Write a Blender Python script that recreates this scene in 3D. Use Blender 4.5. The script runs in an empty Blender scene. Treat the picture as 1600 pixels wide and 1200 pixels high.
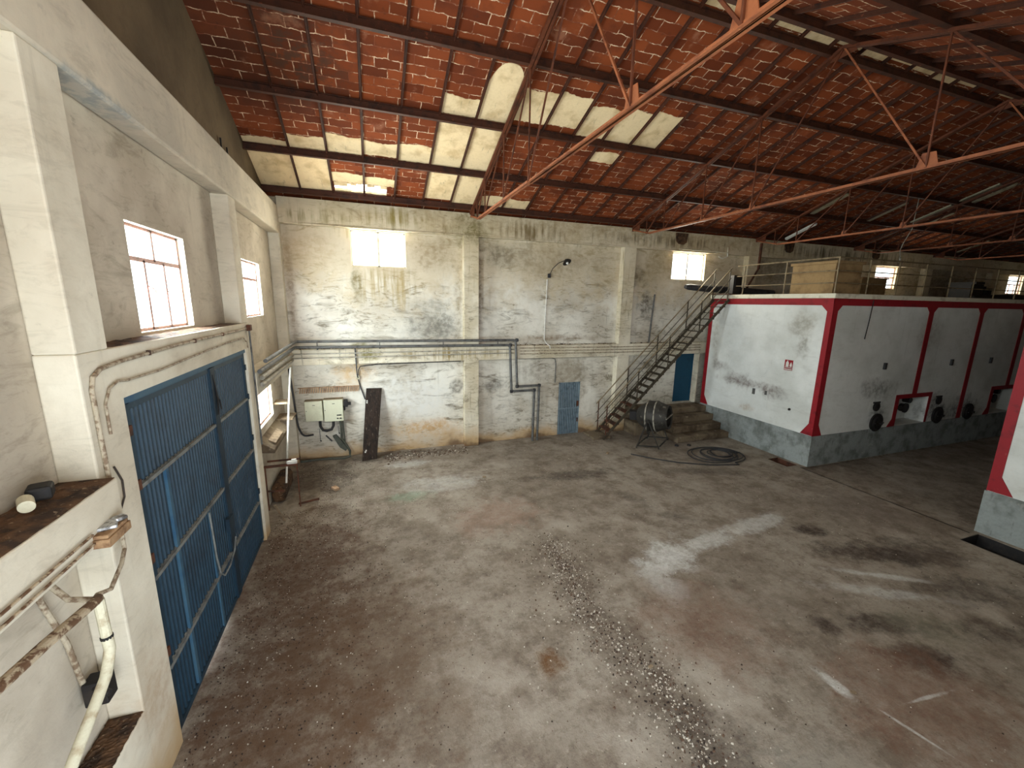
import bpy, bmesh, math, random
from mathutils import Vector, Matrix

# ---------------------------------------------------------------- camera, sky, light, exposure
SC = bpy.context.scene
COL = SC.collection
RND = random.Random(7)
PI = math.pi

CAM_F, CAM_PITCH, CAM_YAW, CAM_ROLL = 636.97, -0.19676, 0.339126, 0.017306
CAM_POS = Vector((0.0, 0.0, 4.8))
_fwd = Vector((math.sin(CAM_YAW)*math.cos(CAM_PITCH), math.cos(CAM_YAW)*math.cos(CAM_PITCH), math.sin(CAM_PITCH)))
_rt0 = Vector((math.cos(CAM_YAW), -math.sin(CAM_YAW), 0))
_up0 = _rt0.cross(_fwd)
_rt = _rt0*math.cos(CAM_ROLL) + _up0*math.sin(CAM_ROLL)
_up = -_rt0*math.sin(CAM_ROLL) + _up0*math.cos(CAM_ROLL)
cam_d = bpy.data.cameras.new('camera')
cam_d.sensor_fit = 'HORIZONTAL'; cam_d.sensor_width = 36.0
cam_d.lens = CAM_F/1600*36.0
cam_d.clip_start = 0.05; cam_d.clip_end = 200
cam = bpy.data.objects.new('camera', cam_d); COL.objects.link(cam)
M3 = Matrix((_rt, _up, -_fwd)).transposed()
cam.matrix_world = Matrix.Translation(CAM_POS) @ M3.to_4x4()
SC.camera = cam

SC.view_settings.view_transform = 'Standard'
SC.view_settings.look = 'None'
SC.view_settings.gamma = 1.0
SC.view_settings.use_curve_mapping = False
SC.view_settings.exposure = 0.0

world = bpy.data.worlds.new('sky'); SC.world = world
world.use_nodes = True
_bg = world.node_tree.nodes['Background']
_bg.inputs['Color'].default_value = (0.86, 0.93, 1.0, 1)
_bg.inputs['Strength'].default_value = 5.0

LEVEL = 2.0
def window_light(name, loc, direction, w, h, power, color=(0.86, 0.94, 1.0), spread=180):
    """daylight entering through one window: an area light standing outside that window"""
    d = bpy.data.lights.new(name, 'AREA'); d.shape = 'RECTANGLE'
    d.size = w; d.size_y = h; d.energy = power*LEVEL; d.color = color; d.spread = math.radians(spread)
    o = bpy.data.objects.new(name, d); COL.objects.link(o)
    o.location = loc
    o.rotation_euler = Vector(direction).to_track_quat('-Z', 'Y').to_euler()
    return o
YB = 13.15      # back wall plane
XL = -2.40      # gable wall plane (between its columns)
for x, pw in ((0.4, 200), (11.78, 150), (23.5, 60), (35.0, 35)):
    window_light('daylight_back_window', (x, YB+0.36, 6.27), (0, -1, -0.08), 1.9, 1.45, pw, (1.0, 0.92, 0.78))
for y, z, w, h, pw in ((2.1, 5.0, 1.9, 1.6, 300), (6.45, 5.0, 1.9, 1.6, 380), (10.8, 5.0, 1.9, 1.6, 340), (10.8, 2.38, 1.9, 1.3, 180)):  # first entry: out-of-view window added for its light
    window_light('daylight_gable_window', (XL-0.36, y, z), (1, 0, -0.05), w, h, pw, (0.84, 0.93, 1.0))
# unseen window and doorway added behind the viewer as light sources, turned left
window_light('added_rear_window_light', (1.2, -1.05, 6.27), (-0.35, 1, -0.1), 2.8, 1.3, 120, (1.0, 0.94, 0.84))
window_light('added_rear_door_light', (0.7, -1.25, 2.3), (-0.5, 1, 0.05), 4.0, 3.6, 135, (0.76, 0.88, 1.0))

# ---------------------------------------------------------------- mesh helpers
class MB:
    """collects shapes and links them as ONE mesh object"""
    def __init__(self): self.v = []; self.f = []; self.m = []
    def add(self, vs, fs, mi=0):
        o = len(self.v); self.v += [tuple(p) for p in vs]
        self.f += [tuple(i+o for i in f) for f in fs]; self.m += [mi]*len(fs); return self
    def box(self, a, b, mi=0):
        x0, y0, z0 = a; x1, y1, z1 = b
        if x0 > x1: x0, x1 = x1, x0
        if y0 > y1: y0, y1 = y1, y0
        if z0 > z1: z0, z1 = z1, z0
        vs = [(x0,y0,z0),(x1,y0,z0),(x1,y1,z0),(x0,y1,z0),(x0,y0,z1),(x1,y0,z1),(x1,y1,z1),(x0,y1,z1)]
        return self.add(vs, [(0,3,2,1),(4,5,6,7),(0,1,5,4),(1,2,6,5),(2,3,7,6),(3,0,4,7)], mi)
    def cbox(self, c, s, rz=0, mi=0, tilt=None):
        hx, hy, hz = s[0]/2, s[1]/2, s[2]/2
        R = Matrix.Rotation(rz, 3, 'Z')
        if tilt is not None: R = R @ tilt
        vs = [Vector(c) + R @ Vector((sx*hx, sy*hy, sz*hz)) for sz in (-1,1) for sx, sy in ((-1,-1),(1,-1),(1,1),(-1,1))]
        return self.add(vs, [(0,3,2,1),(4,5,6,7),(0,1,5,4),(1,2,6,5),(2,3,7,6),(3,0,4,7)], mi)
    def bar(self, a, b, w, h=None, up=(0,0,1), mi=0):
        h = h or w; a = Vector(a); b = Vector(b); d = (b-a).normalized()
        up = Vector(up)
        if abs(d.dot(up)) > 0.98: up = Vector((0,1,0))
        s = d.cross(up).normalized(); u = s.cross(d)
        vs = [p + s*(i*w/2) + u*(j*h/2) for p in (a, b) for i, j in ((-1,-1),(1,-1),(1,1),(-1,1))]
        return self.add(vs, [(0,1,2,3),(7,6,5,4),(0,4,5,1),(1,5,6,2),(2,6,7,3),(3,7,4,0)], mi)
    def tube(self, pts, r, n=8, mi=0, cap=True, closed=False):
        pts = [Vector(p) for p in pts]; N = len(pts); rings = []
        prev = None
        for i, p in enumerate(pts):
            if closed: d = pts[(i+1) % N] - pts[i-1]
            else: d = pts[min(i+1, N-1)] - pts[max(i-1, 0)]
            d = d.normalized() if d.length > 1e-9 else Vector((0,0,1))
            if prev is None:
                s = d.cross(Vector((0,0,1)))
                if s.length < 0.1: s = d.cross(Vector((0,1,0)))
            else:
                s = prev - d*prev.dot(d)
                if s.length < 1e-4: s = d.cross(Vector((0,1,0)))
            s.normalize(); prev = s; t = d.cross(s)
            rr = r[i] if isinstance(r, (list, tuple)) else r
            rings.append([p + (s*math.cos(2*PI*k/n) + t*math.sin(2*PI*k/n))*rr for k in range(n)])
        vs = [v for q in rings for v in q]; fs = []
        for i in range(N if closed else N-1):
            j = (i+1) % N
            for k in range(n):
                l = (k+1) % n
                fs.append((i*n+k, i*n+l, j*n+l, j*n+k))
        if cap and not closed:
            fs.append(tuple(range(n))[::-1]); fs.append(tuple(range((N-1)*n, N*n)))
        return self.add(vs, fs, mi)
    def prism(self, poly, axis, a, b, mi=0):
        """poly: 2-D points in the two other axes (in x,y,z order), extruded from a to b along axis"""
        def P(u, v, t): return {'x': (t,u,v), 'y': (u,t,v), 'z': (u,v,t)}[axis]
        n = len(poly)
        vs = [P(u, v, a) for u, v in poly] + [P(u, v, b) for u, v in poly]
        fs = [tuple(range(n))[::-1], tuple(range(n, 2*n))] + [(i, (i+1) % n, n+(i+1) % n, n+i) for i in range(n)]
        return self.add(vs, fs, mi)
    def lathe(self, prof, origin, axis, n=28, mi=0):
        axis = Vector(axis).normalized(); s = axis.cross(Vector((0,0,1))).normalized(); t = s.cross(axis)
        vs = []; fs = []
        for d, r in prof:
            for k in range(n):
                an = 2*PI*k/n
                vs.append(Vector(origin) + axis*d + (s*math.cos(an) + t*math.sin(an))*r)
        for i in range(len(prof)-1):
            for k in range(n):
                l = (k+1) % n; fs.append((i*n+k, i*n+l, (i+1)*n+l, (i+1)*n+k))
        return self.add(vs, fs, mi)
    def build(self, name, mats, parent=None, bevel=0.0, smooth=False, loc=None):
        me = bpy.data.meshes.new(name)
        off = Vector((0,0,0))
        if parent is not None: off = parent.matrix_world.translation.copy() if parent.get('_w') is None else Vector(parent['_w'])
        if loc is not None: off = Vector(loc)
        me.from_pydata([tuple(Vector(v)-off) for v in self.v], [], self.f)
        bm = bmesh.new(); bm.from_mesh(me); bmesh.ops.recalc_face_normals(bm, faces=bm.faces); bm.to_mesh(me); bm.free()
        if not isinstance(mats, (list, tuple)): mats = [mats]
        for m in mats: me.materials.append(m)
        if len(mats) > 1:
            for p, mi in zip(me.polygons, self.m): p.material_index = mi
        if smooth:
            for p in me.polygons: p.use_smooth = True
            try:
                me.set_sharp_from_angle(angle=math.radians(40))
            except Exception: pass
        o = bpy.data.objects.new(name, me); COL.objects.link(o)
        if parent is not None: o.parent = parent
        elif loc is not None: o.location = loc
        if bevel > 0:
            b = o.modifiers.new('bevel', 'BEVEL'); b.width = bevel; b.segments = 2; b.limit_method = 'ANGLE'
        return o

ORI = {}
def origin_of(o):
    p = Vector((0,0,0))
    while o is not None:
        p += o.location; o = o.parent
    return p
_build = MB.build
def build(self, name, mats, parent=None, **k):
    if parent is not None and 'loc' not in k:
        k['loc'] = origin_of(parent)
        o = _build(self, name, mats, None, **k); o.location = (0,0,0); o.parent = parent; return o
    return _build(self, name, mats, parent, **k)
MB.build = build

def tag(o, label=None, cat=None, group=None, kind=None):
    if label: o['label'] = label
    if cat: o['category'] = cat
    if group: o['group'] = group
    if kind: o['kind'] = kind
    return o
def thing(name, loc, label, cat, group=None, kind=None):
    o = bpy.data.objects.new(name, None); COL.objects.link(o); o.location = loc; o.empty_display_size = 0.2
    return tag(o, label, cat, group, kind)
def copy_tree(o, parent=None):
    c = o.copy(); COL.objects.link(c)
    if parent is not None: c.parent = parent
    for ch in [q for q in SC.objects if q.parent == o]:
        copy_tree(ch, c)
    return c

# ---------------------------------------------------------------- material helpers
def lin(r, g, b):
    f = lambda c: (c/255/12.92) if c/255 <= 0.04045 else ((c/255+0.055)/1.055)**2.4
    return (f(r), f(g), f(b), 1)
class NT:
    def __init__(self, name):
        self.m = bpy.data.materials.new(name); self.m.use_nodes = True
        self.t = self.m.node_tree; self.n = self.t.nodes; self.l = self.t.links
        self.bsdf = self.n['Principled BSDF']
        self.geo = self.n.new('ShaderNodeNewGeometry')
        self.pos = self.geo.outputs['Position']
    def link(self, a, b): self.l.new(a, b)
    def setin(self, sock, v):
        if isinstance(v, bpy.types.NodeSocket): self.l.new(v, sock)
        else: sock.default_value = v
    def vmul(self, v, s, add=(0,0,0)):
        m = self.n.new('ShaderNodeVectorMath'); m.operation = 'MULTIPLY_ADD'
        self.setin(m.inputs[0], v); m.inputs[1].default_value = s; m.inputs[2].default_value = add
        return m.outputs[0]
    def math(self, op, a, b=0.0, clamp=False):
        m = self.n.new('ShaderNodeMath'); m.operation = op; m.use_clamp = clamp
        self.setin(m.inputs[0], a); self.setin(m.inputs[1], b); return m.outputs[0]
    def noise(self, vec, scale=1.0, detail=4, rough=0.55, dist=0.0):
        t = self.n.new('ShaderNodeTexNoise'); self.setin(t.inputs['Vector'], vec)
        t.inputs['Scale'].default_value = scale; t.inputs['Detail'].default_value = detail
        t.inputs['Roughness'].default_value = rough; t.inputs['Distortion'].default_value = dist
        return t.outputs['Fac']
    def ramp(self, v, lo, hi, a=0.0, b=1.0):
        r = self.n.new('ShaderNodeMapRange'); r.interpolation_type = 'SMOOTHSTEP'
        self.setin(r.inputs['Value'], v)
        r.inputs['From Min'].default_value = lo; r.inputs['From Max'].default_value = hi
        r.inputs['To Min'].default_value = a; r.inputs['To Max'].default_value = b
        return r.outputs['Result']
    def mix(self, fac, a, b, mode='MIX'):
        m = self.n.new('ShaderNodeMix'); m.data_type = 'RGBA'; m.blend_type = mode
        self.setin(m.inputs[0], fac); self.setin(m.inputs[6], a); self.setin(m.inputs[7], b)
        return m.outputs[2]
    def blob(self, c, r, rot=0.0, soft=0.5, wob=None):
        """1 inside an ellipse on the surface, falling to 0 at its rim (distance in world metres)"""
        mp = self.n.new('ShaderNodeMapping'); mp.vector_type = 'TEXTURE'
        self.l.new(self.pos, mp.inputs['Vector'])
        mp.inputs['Location'].default_value = c; mp.inputs['Rotation'].default_value = (0,0,rot)
        mp.inputs['Scale'].default_value = r
        ln = self.n.new('ShaderNodeVectorMath'); ln.operation = 'LENGTH'; self.l.new(mp.outputs[0], ln.inputs[0])
        d = ln.outputs['Value']
        if wob is not None: d = self.math('ADD', d, wob)
        return self.ramp(d, 1.0, 1.0-soft)
    def bump(self, h, strength=0.3, dist=0.02):
        b = self.n.new('ShaderNodeBump'); b.inputs['Strength'].default_value = strength; b.inputs['Distance'].default_value = dist
        self.setin(b.inputs['Height'], h); self.link(b.outputs[0], self.bsdf.inputs['Normal'])
    def done(self, color, rough=0.8, metal=0.0, spec=0.3):
        self.setin(self.bsdf.inputs['Base Color'], color); self.setin(self.bsdf.inputs['Roughness'], rough)
        self.bsdf.inputs['Metallic'].default_value = metal
        self.bsdf.inputs['Specular IOR Level'].default_value = spec
        return self.m

def worn(name, base, dirt, scale=3.0, lo=0.5, hi=0.7, rough=0.7, metal=0.0, extra=(), bump=0.0, vs=(1,1,1), spec=0.3):
    """a paint or metal with wear patches of a second colour (and more layers in extra)"""
    t = NT(name)
    n = t.noise(t.vmul(t.pos, vs), scale, 5, 0.6)
    c = t.mix(t.ramp(n, lo, hi), base, dirt)
    fine = t.noise(t.pos, scale*9, 3)
    c = t.mix(t.ramp(fine, 0.35, 0.75, 0, 0.22), c, dirt)
    for (s, vv, l0, h0, colr, amt) in extra:
        q = t.noise(t.vmul(t.pos, vv), s, 5, 0.6)
        c = t.mix(t.ramp(q, l0, h0, 0, amt), c, colr)
    if bump: t.bump(t.noise(t.pos, scale*6, 4), bump, 0.01)
    return t.done(c, rough, metal, spec)

def plaster(name, base, mottled, mould=0.6, ochre=True, streaks=0.5, blobs=(), seed=0.0, bump=0.25, hor=0.0, cover=0.45, upper_tint=0.0):
    """old limewash: mottled, with dark mould specks, vertical run marks and damp ochre at the foot"""
    t = NT(name)
    p = t.vmul(t.pos, (1,1,1), (seed, seed*1.7, seed*0.6))
    big = t.noise(p, 0.7, 4, 0.55)
    mid = t.noise(p, 2.6, 6, 0.62, 0.4)
    fine = t.noise(p, 14, 5, 0.65)
    c = t.mix(t.ramp(big, 0.38, 0.68), base, mottled)
    c = t.mix(t.ramp(mid, 0.45, 0.75, 0, 0.45), c, mottled)
    # broad trowel lines of mould: stretched along the wall
    hs = t.noise(t.vmul(p, (0.6, 0.6, 1.9)), 2.0, 7, 0.70, 1.0)
    patch = t.ramp(t.noise(p, 0.55, 3), 0.36, 0.60)
    c = t.mix(t.math('MULTIPLY', t.ramp(hs, 0.50, 0.68), t.math('MULTIPLY', patch, mould+hor)), c, lin(104, 94, 74))
    hs2 = t.noise(t.vmul(p, (1.2, 1.2, 3.8)), 2.4, 7, 0.70, 1.2)
    c = t.mix(t.math('MULTIPLY', t.ramp(hs2, 0.50, 0.68), t.math('MULTIPLY', t.ramp(big, 0.38, 0.60), mould*0.85)), c, lin(108, 97, 78))
    vsn = t.noise(t.vmul(p, (5.0, 5.0, 0.35)), 1.6, 5, 0.6)
    pv = t.ramp(t.noise(p, 0.8, 2), cover, cover+0.17)
    c = t.mix(t.math('MULTIPLY', t.ramp(vsn, 0.56, 0.74), t.math('MULTIPLY', pv, streaks)), c, lin(112, 104, 84))
    sp = t.noise(p, 7.0, 6, 0.7)
    c = t.mix(t.math('MULTIPLY', t.ramp(sp, 0.60, 0.70), t.math('MULTIPLY', t.ramp(mid, 0.45, 0.6), mould)), c, lin(70, 64, 56))
    c = t.mix(t.ramp(fine, 0.4, 0.8, 0, 0.18), c, mottled)
    wob = t.math('MULTIPLY', t.math('SUBTRACT', mid, 0.5), 1.6)
    if upper_tint:      # yellower tint towards the top of the wall
        s2 = t.n.new('ShaderNodeSeparateXYZ'); t.link(t.pos, s2.inputs[0])
        h2 = t.math('ADD', s2.outputs['Z'], t.math('MULTIPLY', t.math('SUBTRACT', mid, 0.5), 3.0))
        c = t.mix(t.ramp(h2, 4.3, 5.9, 0, upper_tint), c, lin(192, 170, 128))
    if ochre:
        sep = t.n.new('ShaderNodeSeparateXYZ'); t.link(t.pos, sep.inputs[0])
        h = t.math('ADD', sep.outputs['Z'], t.math('MULTIPLY', t.math('SUBTRACT', big, 0.5), 2.2))
        c = t.mix(t.ramp(h, 0.75, 0.15, 0, 0.75), c, lin(176, 140, 88))
        c = t.mix(t.ramp(h, 0.22, -0.05, 0, 0.8), c, lin(96, 72, 52))
    for b in blobs:
        (cc, rr, colr, amt) = b[:4]
        f = t.blob(cc, rr, 0, b[4] if len(b) > 4 else 0.8, wob)
        if not (len(b) > 5 and b[5]):
            f = t.math('MULTIPLY', f, t.ramp(sp, 0.40, 0.60, 0.45, 1.0))
        if len(b) > 5 and b[5]:      # only as run marks
            f = t.math('MULTIPLY', f, t.ramp(vsn, 0.42, 0.62))
        c = t.mix(t.math('MULTIPLY', f, amt), c, colr)
    t.bump(t.math('ADD', t.math('MULTIPLY', mid, 1.0), t.math('MULTIPLY', fine, 0.35)), bump, 0.03)
    return t.done(c, 0.92, 0, 0.15)

# --- walls
Y = 13.15
back_blobs = [
    ((1.2, Y, 1.75), (1.7, 3, 1.0), lin(222, 221, 215), 0.75, 0.7, False),
    ((4.3, Y, 1.1), (0.8, 3, 0.9), lin(216, 212, 202), 0.5, 0.8, False),
    # ((centre), (radii), colour, amount, softness, as runs)
    ((0.6, Y, 5.3), (1.3, 3, 0.9), lin(150, 128, 70), 0.75, 0.9, True),
    ((-0.25, Y, 5.2), (0.22, 3, 0.9), lin(104, 92, 44), 0.75, 0.8, False),
    ((1.0, Y, 5.2), (0.16, 3, 1.2), lin(172, 148, 96), 0.45, 0.8, False),
    ((0.2, Y, 6.9), (1.6, 3, 0.55), lin(128, 112, 50), 0.55, 0.9, True),
    ((3.2, Y, 6.9), (0.9, 3, 0.7), lin(96, 88, 40), 0.75, 0.9, False),
    ((3.1, Y, 6.2), (0.35, 3, 1.3), lin(112, 98, 56), 0.5, 0.9, False),
    ((1.9, Y, 4.0), (1.5, 3, 0.55), lin(112, 112, 106), 0.7, 0.9, False),
    ((-0.3, Y, 3.3), (0.35, 3, 0.5), lin(116, 112, 42), 0.75, 0.8, False),
    ((-0.5, Y, 2.6), (0.8, 3, 0.5), lin(196, 160, 110), 0.7, 0.9, False),
    ((4.3, Y, 6.3), (1.2, 3, 0.6), lin(80, 72, 56), 0.7, 0.9, False),
    ((6.5, Y, 7.0), (4.5, 3, 0.35), lin(70, 62, 46), 0.6, 0.9, True),
    ((2.7, Y, 2.05), (0.3, 3, 0.36), lin(116, 112, 104), 0.8, 0.4, False),
    ((4.0, Y, 2.0), (0.5, 3, 0.3), lin(110, 106, 100), 0.7, 0.6, False),
    ((9.9, Y, 4.8), (0.6, 3, 0.8), lin(66, 58, 46), 0.8, 0.9, False),
    ((9.6, Y, 5.8), (0.5, 3, 0.6), lin(80, 72, 52), 0.7, 0.9, False),
    ((3.46, Y, 5.2), (0.16, 3, 2.2), lin(96, 74, 52), 0.7, 0.9, False),  # this and next two: shade beside the piers painted as brown strips
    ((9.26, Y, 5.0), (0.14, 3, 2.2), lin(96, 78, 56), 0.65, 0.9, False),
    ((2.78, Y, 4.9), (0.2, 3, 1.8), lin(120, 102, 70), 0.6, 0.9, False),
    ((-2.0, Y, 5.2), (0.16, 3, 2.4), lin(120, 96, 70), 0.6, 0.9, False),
    ((2.0, Y, 6.2), (1.0, 3, 0.8), lin(150, 130, 96), 0.7, 0.9, False),
    ((-1.4, Y, 6.3), (1.0, 3, 0.8), lin(176, 154, 118), 0.6, 0.9, False),
    ((6.0, Y, 6.2), (3.2, 3, 0.9), lin(150, 134, 104), 0.6, 0.9, False),
    ((10.3, Y, 6.3), (1.2, 3, 0.9), lin(150, 132, 98), 0.6, 0.9, False),
    ((2.0, Y, 4.4), (1.0, 3, 0.7), lin(120, 116, 104), 0.6, 0.9, False),
    ((6.0, Y, 3.6), (3.0, 3, 0.18), lin(130, 104, 76), 0.6, 0.9, False),
    ((1.6, Y, 0.7), (1.5, 3, 0.45), lin(190, 142, 72), 0.7, 0.9, False),
    ((6.9, Y, 2.1), (0.75, 3, 1.6), lin(140, 128, 108), 0.6, 0.3, False),
    ((5.6, Y, 2.4), (0.9, 3, 0.5), lin(120, 106, 88), 0.5, 0.8, False),
    ((16.0, Y, 6.4), (2.5, 3, 0.8), lin(80, 70, 50), 0.6, 0.9, False),
    ((28.0, Y, 6.2), (4.5, 3, 1.2), lin(70, 60, 44), 0.6, 0.9, False),
]
M_BACK = plaster('limewash_back_wall', lin(226, 222, 210), lin(192, 184, 168), mould=0.85, streaks=0.45, blobs=back_blobs, seed=3.0, hor=0.1, upper_tint=0.5)
M_PIER = plaster('limewash_piers', lin(222, 214, 194), lin(190, 178, 152), mould=0.75, streaks=1.0, blobs=[
    ((9, 12.9, 7.3), (14, 3, 0.62), lin(150, 128, 92), 0.6, 0.9, False),
    ((3.1, 12.9, 7.0), (0.9, 3, 0.6), lin(92, 84, 36), 0.8, 0.9, False),
    ((0.0, 12.9, 3.2), (0.5, 3, 0.3), lin(112, 104, 36), 0.8, 0.9, False),
    ((2.5, 12.9, 3.15), (2.6, 3, 0.3), lin(150, 128, 80), 0.95, 0.9, True),
    ((-1.2, 12.9, 7.0), (1.6, 3, 0.35), lin(128, 116, 76), 0.8, 0.9, True),
    ((0.8, 12.9, 7.1), (1.4, 3, 0.4), lin(128, 112, 48), 0.8, 0.9, True),
    ((5.0, 12.9, 7.05), (2.0, 3, 0.4), lin(110, 92, 58), 0.85, 0.9, True),
    ((10.5, 12.9, 7.1), (4.0, 3, 0.3), lin(84, 72, 50), 0.8, 0.9, True),
    ((20.5, 12.9, 7.1), (8.0, 3, 0.4), lin(74, 62, 42), 0.8, 0.9, True)], seed=8.0, cover=0.33, upper_tint=0.35)
M_GABLE = plaster('limewash_gable_wall', lin(206, 196, 178), lin(176, 164, 146), mould=0.35, ochre=False, streaks=0.2, seed=11.0, blobs=[
    ((XL, 3.2, 4.6), (3, 0.9, 0.9), lin(138, 132, 118), 0.7, 0.9, False)])
M_GCOL = plaster('limewash_gable_columns', lin(226, 219, 200), lin(200, 190, 170), mould=0.2, ochre=True, streaks=0.25, seed=15.0, blobs=[
    ((-2.14, 4.3, 1.0), (3, 0.5, 0.7), lin(170, 138, 104), 0.5, 0.9, False)])
M_GBEAM = plaster('limewash_gable_beam', lin(214, 204, 184), lin(188, 180, 164), mould=0.25, ochre=False, streaks=0.15, seed=19.0, blobs=[
    ((-2.14, 5.0, 6.5), (3, 0.9, 0.12), lin(120, 134, 140), 0.7, 0.8, False)])
M_CONC = plaster('bare_render_gable', lin(112, 96, 74), lin(86, 73, 56), mould=0.3, ochre=False, streaks=0.25, seed=23.0, bump=0.5)
M_DIRT = worn('dirt_layer', lin(92, 66, 44), lin(48, 34, 24), 6, 0.42, 0.62, 0.95, extra=[(22, (1,1,1), 0.6, 0.72, lin(170, 150, 124), 0.7)], bump=0.9)

# --- floor
def floor_material():
    t = NT('old_concrete_floor')
    p = t.pos
    big = t.noise(p, 0.35, 4, 0.55)
    mid = t.noise(p, 1.6, 10, 0.72, 0.0)
    fine = t.noise(p, 11, 6, 0.7)
    grit = t.noise(p, 46, 4, 0.7)
    c = t.mix(t.ramp(big, 0.35, 0.68), lin(152, 142, 128), lin(128, 117, 103))
    c = t.mix(t.ramp(mid, 0.42, 0.64, 0, 0.8), c, lin(104, 90, 76))
    c = t.mix(t.ramp(t.noise(t.vmul(p, (1,1,1), (2,7,0)), 3.6, 10, 0.80, 0.0), 0.50, 0.66, 0, 0.6), c, lin(90, 76, 64))
    c = t.mix(t.ramp(t.noise(t.vmul(p, (1,1,1), (6,1,0)), 9.0, 8, 0.8), 0.52, 0.64, 0, 0.45), c, lin(84, 70, 58))
    c = t.mix(t.ramp(t.noise(t.vmul(p, (1,1,1), (1,8,0)), 7.0, 8, 0.8), 0.54, 0.68, 0, 0.4), c, lin(182, 172, 156))
    c = t.mix(t.ramp(t.noise(t.vmul(p, (1,1,1), (9,4,0)), 0.9, 5, 0.6), 0.5, 0.72, 0, 0.55), c, lin(172, 162, 148))
    wob = t.math('MULTIPLY', t.math('SUBTRACT', t.noise(p, 1.9, 10, 0.78), 0.5), 3.0)
    D = lin(54, 42, 34); R = lin(116, 84, 66); Wh = lin(196, 194, 188); Br = lin(88, 64, 46)
    bl = [((-1.3,7.0,0),(1.5,3.6,2),0,Br,.72), ((-1.3,4.2,0),(1.7,1.7,2),0,Br,.62), ((-0.3,5.2,0),(1.7,2.4,2),0,lin(100,78,58),.5),
          ((-1.5,11.5,0),(1.4,1.4,2),0,D,.5), ((0.8,12.7,0),(2.4,.45,2),0,D,.55),
          ((5.3,5.7,0),(1.0,.55,2),.3,Wh,.8), ((6.5,5.9,0),(1.0,.35,2),.1,Wh,.65), ((8.1,6.1,0),(1.1,.35,2),.1,Wh,.6), ((4.7,5.0,0),(.4,.6,2),0,Wh,.5),
          ((1.6,10.3,0),(1.4,.7,2),0,Wh,.35), ((0.9,11.9,0),(.9,.35,2),0,Wh,.45),
          ((9.3,4.5,0),(1.5,.42,2),-.5,D,.7), ((8.95,5.5,0),(.45,.28,2),-.4,D,.75), ((7.2,2.6,0),(.75,.40,2),-.3,D,.8), ((7.4,3.2,0),(1.0,.3,2),-.4,D,.7),
          ((6.4,3.5,0),(.35,.25,2),0,D,.7), ((9.6,3.3,0),(1.3,.5,2),-.3,D,.55), ((8.2,3.7,0),(1.4,.18,2),-.5,Wh,.45),
          ((5.4,9.7,0),(1.6,.45,2),-.1,D,.55), ((9.2,8.8,0),(1.7,.35,2),-.3,D,.4), ((4.7,4.2,0),(1.3,1.3,2),0,R,.4), ((6.3,2.2,0),(1.6,1.2,2),0,R,.5),
          ((2.1,4.2,0),(.30,.30,2),.4,lin(96,66,36),.75), ((0.8,9.75,0),(.75,.35,2),0,lin(122,146,122),.42), ((5.5,2.8,0),(.1,.32,2),.1,Wh,.8),
          ((6.1,8.0,0),(.28,.9,2),.3,D,.4), ((6.5,6.95,0),(.7,.25,2),-.7,D,.4), ((3.15,4.8,0),(.6,3.0,2),0,lin(86,72,60),.5), ((3.3,2.2,0),(.8,1.4,2),0,D,.5),
          ((2.6,8.2,0),(1.3,1.0,2),0,lin(142,116,100),.5),
          ((5.75,2.06,0),(.03,.40,2),.25,Wh,.7), ((6.35,2.29,0),(.5,.03,2),-.1,Wh,.6), ((8.7,4.0,0),(1.1,.10,2),-.55,Wh,.55), ((7.9,2.9,0),(.8,.5,2),-.4,lin(120,116,98),.4),
          ((10.2,4.3,0),(1.3,.7,2),-.4,D,.5), ((9.5,2.2,0),(1.6,.5,2),-.4,D,.55), ((4.2,1.9,0),(.9,.8,2),0,lin(126,122,112),.4), ((11.2,6.0,0),(1.2,1.6,2),0,lin(112,100,90),.5)]
    tex = t.ramp(t.noise(t.vmul(p, (1,1,1), (4,4,0)), 8.0, 8, 0.8), 0.40, 0.60, 0.55, 1.0)
    for cc, rr, ro, colr, amt in bl:
        c = t.mix(t.math('MULTIPLY', t.math('MULTIPLY', t.blob(cc, rr, ro, 0.7, wob), tex), min(1.0, amt*1.3)), c, colr)
    # litter of dark flecks, thicker by the blue door
    fl = t.ramp(fine, 0.60, 0.68)
    near = t.blob((-1.2, 6.0, 0), (2.6, 7.0, 5), 0, 1.0)
    c = t.mix(t.math('MULTIPLY', fl, t.math('ADD', t.math('MULTIPLY', near, 0.8), 0.25)), c, lin(46, 34, 26))
    c = t.mix(t.ramp(grit, 0.64, 0.72, 0, 0.5), c, lin(70, 58, 48))
    c = t.mix(t.ramp(t.noise(t.vmul(p, (1,1,1), (5,5,5)), 30, 4, 0.7), 0.68, 0.74, 0, 0.6), c, lin(206, 196, 182))
    t.bump(t.math('ADD', mid, t.math('ADD', t.math('MULTIPLY', fine, 0.5), t.math('MULTIPLY', grit, 0.25))), 0.6, 0.04)
    return t.done(c, t.ramp(mid, 0.3, 0.7, 0.62, 0.9), 0, 0.3)
M_FLOOR = floor_material()

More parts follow.
